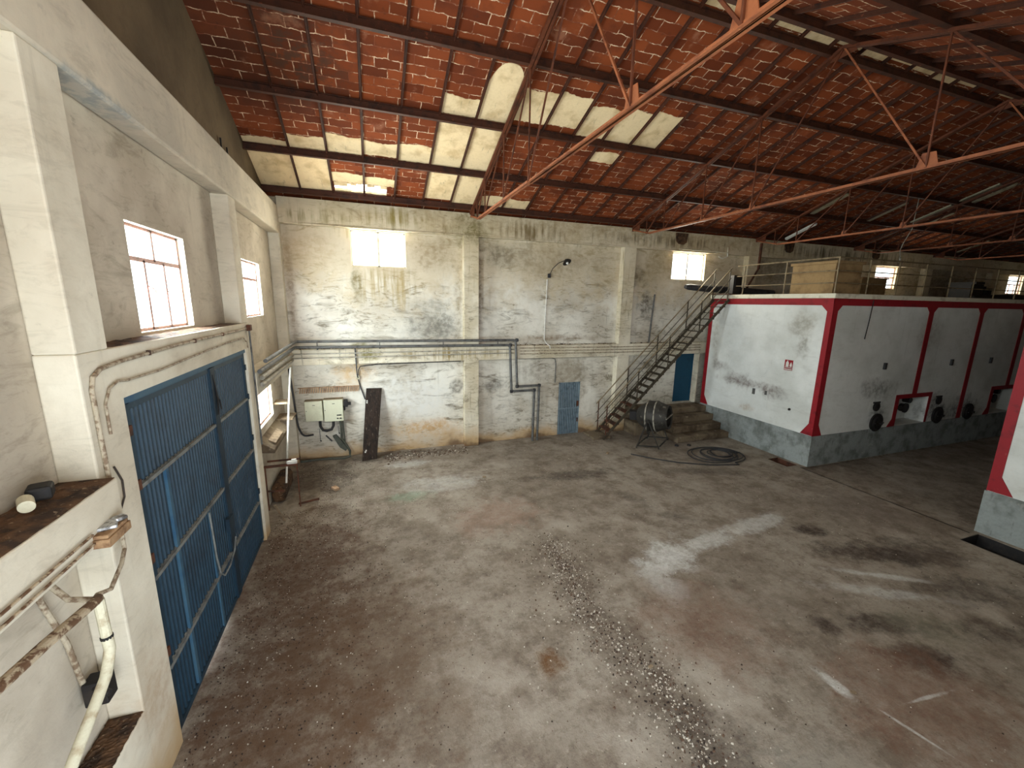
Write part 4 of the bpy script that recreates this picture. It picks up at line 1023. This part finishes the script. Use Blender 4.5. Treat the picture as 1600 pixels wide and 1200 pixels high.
q = MB(); q.box((-.80, YB-.22, 1.62), (-.70, YB-.02, 1.82)); q.cbox((-.66, YB-.16, 1.71), (.10, .1, .08)); q.box((-.83, YB-.15, 1.5), (-.78, YB-.02, 1.62))
solid('breaker_switch', q, M_BLACK, 'black breaker switch on the right side of the cabinets', 'switch', None, .005)
q = MB(); q.tube([(-1.50, YB-.14, 1.25), (-1.50, YB-.14, 1.05), (-1.44, YB-.14, .93), (-1.33, YB-.14, .90), (-1.2, YB-.14, .93), (-1.14, YB-.14, 1.05), (-1.13, YB-.14, 1.22)], .04, 10)
solid('black_conduit_loop', q, M_RUBBER, 'black flexible conduit looping under the two cream cabinets', 'conduit')
o = thing('grey_cable_trunk', (-.85, YB, .1), 'grey green cable bundle dropping from the right cabinet to the floor', 'cable')
q = MB(); q.tube([(-.95, YB-.1, 1.22), (-.93, YB-.1, .9), (-.93, YB-.1, .6), (-.82, YB-.12, .4), (-.72, YB-.16, .2), (-.72, YB-.25, .06), (-.9, YB-.3, .03), (-1.3, YB-.22, .03), (-1.7, YB-.2, .03), (-2.1, YB-.24, .03)], .035, 8); q.build('cable', M_GREEN, o)
q = MB(); q.tube([(-.88, YB-.07, 1.2), (-.86, YB-.07, .7), (-.84, YB-.07, .25)], .022, 8); q.build('cable', M_GREEN, o)
q = MB(); q.prism([(-1.18, .72), (-1.08, .76), (-.78, .30), (-.84, .22), (-1.0, .35)], 'y', YB-.2, YB-.1); q.build('torn_sleeve', M_GREEN, o)
q = MB(); n = 27
for i in range(n):
    x = -2.02 + i*(1.66/n); q.prism([(x, 2.06), (x+.035, 2.06), (x+.065, 2.22), (x+.03, 2.22)], 'y', YB-.05, YB)
q.box((-2.04, YB-.06, 2.215), (-.34, YB, 2.235))
solid('ribbed_brick_strip', q, M_TERRA, 'brown ribbed strip fixed to the wall above the cream cabinets', 'strip')
for x, z0, z1, lab in ((-1.55, .55, .95, 'left'), (-1.02, .75, 1.0, 'right')):
    q = MB(); q.bar((x, YB-.03, z1), (x+.01, YB-.03, z0), .012); q.tube([(x+.01, YB-.03, z0+.02), (x+.03, YB-.05, z0)], .02, 6)
    solid('wire_stub', q, M_PIPED, 'thin grey wire stub on the wall under the cabinets, %s of the two' % lab, 'wire')
q = MB(); q.bar((-1.38, YB-.03, .72), (-1.22, YB-.03, .52), .05, .03); solid('loose_clip', q, M_PIPED, 'short dark slanted clip on the wall below the cabinets', 'clip')

# plank leaning at the wall
o = thing('timber_plank', (-.1, 12.6, 0), 'dark weathered timber plank leaning against the back wall', 'plank')
q = MB()
vs = [(-.37, 12.50, 0.0), (.06, 12.58, 0.0), (.31, 13.10, 2.12), (-.15, 13.06, 2.14)]
nrm = Vector((0, -.95, .25)).normalized()*.05
q.add([Vector(v) for v in vs] + [Vector(v)-nrm for v in vs], [(0,1,2,3),(7,6,5,4),(0,4,5,1),(1,5,6,2),(2,6,7,3),(3,7,4,0)])
q.build('board', M_WOODD, o, bevel=.008)
for (s, t_) in ((.1, .80), (.1, .825), (.18, .12), (.22, .14)):
    p_ = Vector(vs[0]).lerp(Vector(vs[3]), t_).lerp(Vector(vs[1]).lerp(Vector(vs[2]), t_), s) + nrm*.1
    q = MB(); q.cbox(p_, (.04, .03, .04)); q.build('pale_nail_patch', M_WHITE, o)

# pipes along the back wall
def pipe(pts, r, mat, name, label, cat='pipe', group=None, n=10):
    q = MB(); q.tube(pts, r, n); return solid(name, q, mat, label, cat, group)
def bent(pts, rad=.08, k=4):
    """round the corners of a polyline"""
    out = [Vector(pts[0])]
    for a, b, c_ in zip(pts, pts[1:], pts[2:]):
        a, b, c_ = Vector(a), Vector(b), Vector(c_)
        r1 = min(rad, (b-a).length*.45, (c_-b).length*.45); p0 = b+(a-b).normalized()*r1; p1 = b+(c_-b).normalized()*r1
        for i in range(k+1):
            s = i/k; out.append(p0.lerp(b, s).lerp(b.lerp(p1, s), s))
    out.append(Vector(pts[-1])); return out
y1, y2 = 12.80, 12.78
upper = thing('grey_process_pipe', (0, y1, 3.6), 'upper of the paired grey steel pipes running along the back wall ledge', 'pipe', 'paired grey pipes')
q = MB(); q.tube(bent([(-1.93, 9.05, 3.60), (-1.93, y1, 3.63), (4.62, y1, 3.58), (4.70, y1, 2.0), (5.52, y1, 2.0), (5.50, y1, 0.0)], .1), .04, 12); q.build('pipe', M_PIPE, upper, smooth=True)
lower = thing('grey_process_pipe', (0, y1, 3.4), 'lower of the paired grey steel pipes running along the back wall ledge', 'pipe', 'paired grey pipes')
q = MB(); q.tube(bent([(-1.98, 8.75, 3.44), (-1.98, y1, 3.46), (4.42, y1, 3.42), (4.50, y1, 1.84), (5.34, y1, 1.84), (5.32, y1, 0.0)], .1), .042, 12); q.build('pipe', M_PIPE, lower, smooth=True)
for x in (-1.4, .3, 2.2, 4.0):
    q = MB(); q.bar((x, y1, 3.38), (x, y1, 3.6), .02); q.box((x-.02, y1, 3.39), (x+.02, YP+.05, 3.41)); q.build('pipe_bracket', M_PIPED, upper)
for (p_, par) in (((4.66, y1, 3.58), upper), ((4.7, y1, 2.0), upper), ((5.52, y1, 2.0), upper), ((4.44, y1, 3.42), lower), ((4.5, y1, 1.84), lower), ((5.34, y1, 1.84), lower)):
    q = MB(); q.cbox(p_, (.11, .1, .11)); q.build('elbow_fitting', M_PIPED, par, bevel=.03)
for k_, z in ((0, 3.26), (1, 3.14)):
    pipe([(-2.05, 9.1, z+.01), (-2.05, YP-.06, z), (4.4, YP-.03, z+.01), (4.6, YP-.03, z)], .017, M_GALV, 'thin_conduit', '%s thin pale conduit clipped to the front of the ledge band, left half' % ('upper' if k_ == 0 else 'lower'), 'conduit', 'thin ledge conduits')
for k_, z in ((0, 3.30), (1, 3.20), (2, 3.10)):
    pipe([(4.8, YP-.025, z), (9.0, YP-.025, z-.03), (12.5, YP-.025, z-.02)], .014, M_CABLE, 'thin_cable', '%s grey cable clipped to the ledge band behind the staircase' % (('top', 'middle', 'lowest')[k_]), 'cable', 'ledge cables')
# loose debris on top of the ledge
q = MB(); rr = random.Random(9)
for i in range(240):
    x = rr.uniform(-2.0, 12.3); s = rr.uniform(.015, .05); q.cbox((x, rr.uniform(12.93, 13.1), 3.385+s*.2), (s, s*.8, s*.5), rr.random()*3)
tag(q.build('ledge_debris', M_DIRT), 'crumbs of plaster and dirt on top of the back wall ledge', 'debris', kind='stuff')
# drop cable with junction box
o = thing('drop_cable', (-.36, YP-.03, 2.5), 'dark cable with a small junction box dropping from the ledge above the cabinets', 'cable')
q = MB(); q.tube([(-.40, YP-.04, 3.42), (-.39, YP-.04, 3.0), (-.38, YP-.02, 2.6), (-.37, YB-.03, 2.46), (-.32, YB-.03, 2.2), (-.26, YB-.03, 2.0), (-.2, YB-.03, 1.78)], .018, 8); q.build('cable', M_PIPED, o)
q = MB(); q.tube([(2.8, YP+.12, 2.90), (0.2, YP+.12, 2.88), (-.28, YP+.1, 2.84), (-.34, YB-.05, 2.72), (-.36, YB-.03, 2.5)], .014, 8); q.build('cable', M_PIPED, o)
q = MB(); q.cbox((-.37, YB-.04, 2.48), (.11, .07, .11)); q.build('junction_box', M_PVC, o, bevel=.015)
# wall lamp on its conduit
o = thing('wall_lamp', (5.82, YB, 3.4), 'dark wall lamp on a bent arm above a thin pale conduit', 'lamp')
q = MB(); q.tube([(5.92, YP-.03, 3.26), (5.90, YP-.03, 3.36), (5.80, YP+.05, 3.44), (5.80, YB-.02, 3.55), (5.84, YB-.02, 5.6)], .016, 8); q.build('conduit', M_WHITE, o)
q = MB(); q.cbox((5.90, YB-.04, 5.72), (.1, .07, .14)); q.build('junction_box', M_PIPED, o, bevel=.01)
q = MB(); q.tube([(5.92, YB-.04, 5.76), (5.98, YB-.12, 5.95), (6.1, YB-.3, 6.12), (6.26, YB-.4, 6.2)], .012, 8); q.build('arm', M_BLACK, o)
q = MB(); q.lathe([(0, 0.02), (.02, .05), (.06, .10), (.12, .15), (.13, .15), (.13, 0)], (6.30, YB-.42, 6.24), (0.2, -.5, -.7), 18); q.build('shade', M_BLACK, o, smooth=True)
q = MB(); q.lathe([(0, .04), (.03, .045), (.07, .03), (.08, 0)], (6.33, YB-.48, 6.14), (0.2, -.5, -.7), 12); q.build('bulb', M_WHITE, o, smooth=True)
# cable down to the little door
pipe([(4.85, YB-.02, 2.90), (6.1, YB-.02, 2.90), (6.24, YB-.02, 2.86), (6.28, YB-.02, 2.7), (6.28, YB-.02, 2.0)], .016, M_PIPE, 'door_cable', 'thin grey cable bending down beside the pale blue slatted door', 'cable')
pipe([(10.2, YB-.02, 3.4), (10.25, YB-.02, 4.4), (10.3, YB-.02, 5.2)], .03, M_PIPE, 'vent_riser', 'short grey riser pipe on the mouldy wall left of the staircase', 'pipe')
o = thing('brace_post', (15.1, YP-.05, 5.4), 'dark slanting brace post on the wall behind the deck railing', 'post')
q = MB(); q.bar((15.0, YP-.06, 7.3), (15.0, YP-.06, 6.3), .07); q.bar((15.0, YP-.06, 6.32), (14.3, YP-.12, 5.3), .05); q.build('post', M_RUST, o)
# bracket with bare hooks at the top window
pipe([(11.0, YP-.06, 6.85), (13.3, YP-.06, 6.84), (13.3, YP-.06, 7.05)], .018, M_PVC, 'white_tube_bracket', 'thin white tube running above the window near the stair head', 'tube')
q = MB(); q.tube([(13.3, YP-.06, 6.84), (13.32, YP-.06, 6.7), (13.1, YP-.06, 6.62), (12.9, YP-.06, 6.66)], .015, 6); solid('curled_wire', q, M_WHITE, 'curled white wire hanging right of the window near the stair head', 'wire')
# dark hanging tatters on the eaves beam
for x, lab in ((11.1, 'left'), (16.6, 'middle'), (22.1, 'right')):
    q = MB(); q.prism([(x-.28, 7.42), (x+.28, 7.42), (x+.24, 7.1), (x+.1, 7.02), (x-.12, 7.04), (x-.25, 7.14)], 'y', YP-.03, YP+.01)
    solid('dirt_clump', q, M_DIRT, 'dark brown clump on the eaves beam, %s of three along the deck side' % lab, 'clump', None, .01)

# ---------------------------------------------------------------- things at the gable wall, far side of the gate
pipe(bent([(-2.2, 12.78, 3.3), (-2.12, 12.74, 2.2), (-2.06, 12.74, 1.15), (-1.95, 12.78, .85), (-1.72, YB-.12, .80)], .15, 5), .028, M_PIPED, 'corner_conduit', 'brown conduit dropping down the corner and curving to the cabinets', 'conduit')
for i, (z, r) in enumerate(((3.26, .045), (3.12, .04))):
    pipe([(-2.03, 9.1, z), (-2.03, 12.0, z+.01), (-2.04, 12.7, z)], r, M_GALV, 'galvanised_pipe', '%s pale pipe fixed to the gable ledge front above the low window' % ('upper' if i == 0 else 'lower'), 'pipe', 'gable ledge pipes')
pipe([(-1.98, 11.9, 3.02), (-2.0, 11.2, 1.95), (-2.02, 10.3, .50)], .022, M_WHITE, 'white_pole', 'slim white pole leaning in the corner right of the gate', 'pole')
o = thing('metal_rack', (-2.0, 10.0, 0), 'rusty metal rack standing beside the far end of the gate', 'rack')
q = MB(); q.bar((-2.38, 10.0, 1.06), (-1.70, 10.0, 1.06), .045, .05); q.bar((-2.38, 10.35, 1.06), (-1.70, 10.35, 1.06), .03, .04); q.build('top_bar', M_RUST, o)
q = MB(); q.box((-1.90, 9.97, 1.085), (-1.70, 10.03, 1.15)); q.box((-1.82, 10.0, 1.14), (-1.72, 10.05, 1.18)); q.build('pale_cap', M_WHITE, o)
q = MB(); q.bar((-1.71, 10.0, 1.05), (-1.71, 10.0, 0.0), .025); q.bar((-2.36, 10.0, 1.05), (-2.36, 10.0, 0.0), .025); q.build('leg', M_RUST, o)
q = MB(); q.bar((-2.36, 10.0, .47), (-2.02, 10.0, .45), .05, .03); q.build('lower_bar', M_RUST, o)
q = MB(); q.cbox((-1.55, 10.18, .02), (.45, .05, .03), .3); solid('loose_bar', q, M_RUST, 'rusty bar lying on the floor at the foot of the metal rack', 'bar')
for (x0, x1, y0, y1, z, lab) in ((XL-.01, -2.08, 11.62, 12.0, 2.12, 'upper of two wooden shelf boards in the corner beside the low window'), (XL-.01, -2.0, 11.72, 12.3, 1.66, 'lower of two wooden shelf boards in the corner beside the low window')):
    q = MB(); q.box((x0, y0, z), (x1, y1, z+.05)); solid('shelf_board', q, M_WOOD, lab, 'shelf', 'corner shelf boards', .006)
q = MB(); q.cbox((-2.2, 10.6, 1.60), (.16, .9, .03), 0, 0, Matrix.Rotation(.55, 3, 'Y')); solid('sill_board', q, M_WOOD, 'pale splintered board lying on the sloping sill of the low window', 'board')
q = MB(); q.bar((-2.03, 9.06, .55), (-1.93, 9.35, .02), .045, .03); solid('wood_stick', q, M_WOOD, 'short wooden stick leaning at the far jamb of the gate', 'stick')
q = MB(); q.cbox((-2.22, 10.9, .22), (.3, 1.2, .44), 0, 0); solid('rubble_heap', q, M_DIRT, 'dark heap of dirt against the gable wall below the low window', 'heap', None, .1)

# ---------------------------------------------------------------- things on the near gable wall
pipe([(-1.96, .6, 2.86), (-1.96, 2.2, 2.78), (-1.96, 2.95, 2.70), (-1.96, 3.42, 2.63), (-1.99, 3.5, 2.60)], .034, M_PIPER, 'rust_flecked_pipe', 'rust flecked pale pipe running diagonally left of the gate', 'pipe', n=12)
o = thing('pvc_drain_pipe', (-2.0, 3.5, 1.9), 'pale plastic drain pipe dropping in the niche left of the gate', 'pipe')
q = MB(); q.tube([(-2.02, 3.56, 2.55), (-2.01, 3.55, 2.22)], .034, 12); q.build('upper_length', M_PVC, o)
q = MB(); q.tube([(-2.01, 3.55, 2.235), (-2.0, 3.54, 2.14), (-2.0, 3.50, 2.06), (-2.0, 3.44, 1.98), (-2.0, 3.30, 1.90), (-2.0, 3.1, 1.80), (-2.0, 2.85, 1.66), (-2.0, 2.5, 1.45)], .037, 12); q.build('lower_length', M_PVC, o, smooth=True)
q = MB(); q.tube([(-2.01, 3.55, 2.245), (-2.01, 3.55, 2.222)], .039, 12); q.build('coupling', M_BLACK, o)
pipe([(-2.0, 3.52, 2.62), (-2.0, 3.68, 2.55), (-2.02, 3.9, 2.63), (-2.06, 4.05, 2.68), (-2.08, 4.09, 2.78), (-2.1, 4.07, 2.86), (-2.11, 4.02, 2.88), (-2.11, 4.02, 3.0)], .016, M_CABLE, 'looped_cable', 'thin beige cable looping from the pipe end up the gate jamb', 'cable')
pipe([(-2.02, 3.5, 2.60), (-2.1, 3.42, 2.68), (-2.2, 3.46, 2.78), (-2.32, 3.55, 2.78), (-2.37, 3.6, 2.6), (-2.37, 3.75, 2.1), (-2.36, 3.8, 1.66)], .02, M_CABLE, 'niche_cable', 'limewashed cable dropping down the back of the niche', 'cable')
q = MB(); q.cbox((-2.28, 3.83, 1.56), (.16, .14, .22)); q.tube([(-2.28, 3.78, 1.62), (-2.15, 3.7, 1.6)], .03, 8); solid('niche_junction', q, M_BLACK, 'dark burnt junction box at the back of the niche', 'junction box', None, .02)
for z, lab in ((3.05, 'upper'), (2.98, 'lower')):
    pipe([(-2.0, YS+.1, z-.02), (-2.0, 1.5, z), (-2.0, 2.6, z+.005), (-2.0, 3.6, z+.01)], .010, M_PIPER, 'band_cable', '%s rusty cable along the ledge front left of the gate' % lab, 'cable', 'cables on the near ledge front')
for y_ in (2.2, 2.7, 3.1, 3.35):
    pass
o = thing('board_block', (-2.05, 3.75, 2.95), 'brown layered board block with foil sticking out at the gate jamb', 'block')
q = MB(); q.box((-2.14, 3.62, 2.93), (-1.92, 3.92, 3.00)); q.box((-2.14, 3.63, 3.0), (-1.93, 3.91, 3.03)); q.build('block', M_FOAM, o, bevel=.006)
q = MB(); q.cbox((-2.0, 3.78, 3.045), (.12, .16, .03), .4); q.cbox((-1.96, 3.86, 3.055), (.08, .08, .03), .9); q.build('foil', M_FOIL, o, bevel=.01)
q = MB(); q.lathe([(0, 0), (0, .042), (.12, .042), (.12, .02), (.118, 0)], (-2.27, 3.52, 3.42), (.35, -.55, -.05), 18); solid('tin_can', q, M_PVC, 'small pale can lying on the dirty ledge at the far left', 'can')
q = MB(); q.cbox((-2.27, 3.66, 3.42), (.13, .15, .10), .4); solid('dark_lump', q, M_BLACK, 'dark lump on the dirty ledge right behind the pale can', 'lump', None, .02)
# conduits round the gate
pipe([(-2.12, 4.10, 3.0), (-2.12, 4.14, 3.25), (-2.12, 4.13, 3.6), (-2.12, 4.13, 4.05), (-2.12, 4.17, 4.15), (-2.12, 4.28, 4.20), (-2.12, 4.6, 4.225), (-2.12, 5.8, 4.25), (-2.12, 7.2, 4.25), (-2.12, 8.70, 4.25)], .018, M_CABLE, 'gate_conduit', 'pale conduit running up the near jamb and along the gate lintel', 'conduit')
pipe([(-2.12, 4.27, 3.64), (-2.12, 4.27, 3.9), (-2.12, 4.36, 4.02), (-2.12, 4.5, 4.06), (-2.12, 4.64, 4.04), (-2.12, 5.3, 4.03), (-2.12, 6.1, 4.06), (-2.12, 7.5, 4.10), (-2.12, 8.5, 4.10), (-2.12, 8.68, 4.0), (-2.12, 8.70, 3.9)], .011, M_CABLE, 'lintel_cable', 'thin cable sagging along the gate lintel below the conduit', 'cable')
pipe([(-2.12, 4.23, 3.36), (-2.12, 4.31, 3.2), (-2.12, 4.30, 3.05), (-2.12, 4.2, 2.95)], .008, M_CABLED, 'jamb_wire', 'thin dark wire curving down the near gate jamb', 'wire')
o = thing('far_jamb_conduit', (-2.11, 8.8, 2.0), 'grey conduit with a rusty box down the far jamb of the gate', 'conduit')
q = MB(); q.tube([(-2.11, 8.88, 4.22), (-2.11, 8.90, 3.0), (-2.11, 8.92, 1.95)], .016, 8); q.build('conduit', M_PIPE, o)
q = MB(); q.cbox((-2.10, 8.86, 4.26), (.07, .12, .11)); q.build('junction_box', M_RUST, o, bevel=.01)
for (a, b) in ((5.1, 4.24), (6.3, 4.25), (7.4, 4.25)):
    q = MB(); q.cbox((-2.115, a, b), (.03, .03, .05)); solid('cable_clip', q, M_RUST, 'rusty clip holding the lintel conduit, %s' % {5.1: 'nearest', 6.3: 'middle one', 7.4: 'farthest'}[a], 'clip', 'lintel cable clips')
for (y_, x_, z_, lab) in ((12.40, -2.37, 7.5, 'left'), (12.05, -2.37, 7.55, 'right')):
    q = MB(); q.bar((x_, y_-2.6, z_-.25), (x_, y_-2.6, z_+.1), .025); solid('gable_rod', q, M_BLACK, 'short dark rod standing against the bare gable above the beam, %s one' % lab, 'rod')

# ---------------------------------------------------------------- litter on the floor
rr = random.Random(21); q = MB(); q2 = MB()
path = [(3.31, 6.9), (3.15, 6.2), (3.08, 5.31), (3.17, 4.3), (3.26, 3.43), (3.23, 2.65), (3.3, 1.5)]
def chip(mb, x, y, s, mi=0):
    if (9.3 < x < 12 and 8.7 < y < 10.8) or (x < -1.4 and 9.8 < y < 11.6): return
    h = s*rr.uniform(.25, .6); a = rr.random()*PI
    n = rr.choice((3, 4, 5)); vs = []; fs = []
    for k in range(n):
        an = a + 2*PI*k/n + rr.uniform(-.3, .3); r_ = s*rr.uniform(.35, .6); vs.append((x+r_*math.cos(an), y+r_*math.sin(an), .0005))
    for k in range(n): v = vs[k]; vs.append((x+(v[0]-x)*.7, y+(v[1]-y)*.7, h))
    fs = [tuple(range(n, 2*n))] + [(k, (k+1) % n, n+(k+1) % n, n+k) for k in range(n)]
    mb.add(vs, fs, mi)
M_CHIPS = [worn('pale_grit', lin(196, 188, 174), lin(150, 138, 122), 20, .45, .6, .9), worn('brown_grit', lin(96, 74, 58), lin(62, 46, 36), 20, .45, .6, .9), worn('dark_grit', lin(54, 42, 36), lin(38, 30, 26), 20, .45, .6, .9)]
for i in range(3000):
    t_ = rr.random()*(len(path)-1.001); k = int(t_); s = t_-k
    bx = path[k][0]*(1-s)+path[k+1][0]*s; by = path[k][1]*(1-s)+path[k+1][1]*s
    wd = (.16, .42)[rr.random() < .35]; x = bx + rr.gauss(0, wd) + .12*math.sin(by*2.3); y = by + rr.gauss(0, .25)
    chip(q, x, y, rr.choice((.014, .018, .022, .028, .036))*rr.uniform(.6, 1.1), rr.choice((0, 0, 0, 1, 1, 1, 2)))
for i in range(3600):
    x = rr.uniform(-2.1, 11.5); y = rr.uniform(1.0, 12.8)
    if x > 2 and rr.random() < .6: continue
    if y > 11 and x > 7.3: continue
    chip(q, x, y, rr.uniform(.010, .024), rr.choice((0, 0, 1, 1, 2)))
for i in range(3800):
    x = -2.1 + abs(rr.gauss(0, 1.1)); y = rr.uniform(2.2, 12.5)
    if x > 3: continue
    chip(q, x, y, rr.uniform(.010, .024), rr.choice((1, 1, 1, 2, 2, 1, 1, 0)))
for i in range(260):
    chip(q, rr.uniform(.3, 2.9), rr.gauss(12.60, .2), rr.uniform(.015, .06), rr.choice((0, 1, 1)))
tag(q.build('floor_grit', M_CHIPS), 'scattered grit, plaster crumbs and leaf litter over the concrete floor', 'debris', kind='stuff')
for (x, y, s, lab) in ((2.86, 10.3, .10, 'pale plaster lump on the floor in line with the white wall pier'), (3.38, 3.75, .07, 'pale stone in the grit trail across the middle floor'), (7.2, 10.9, .13, 'pale flat chip on the floor left of the hose'),
                       (-1.0, 10.7, .2, 'broken brick bit on the floor in front of the cabinets'), (5.6, 2.62, .07, 'whitish sliver on the stained floor at lower right')):
    q = MB(); q.cbox((x, y, s*.18), (s, s*.6, s*.36), x, 0, Matrix.Rotation(.08, 3, 'X')); solid('rubble_piece', q, M_WOOD if 'brick' not in lab else M_TERRA, lab, 'rubble', 'loose rubble on the floor', .01)
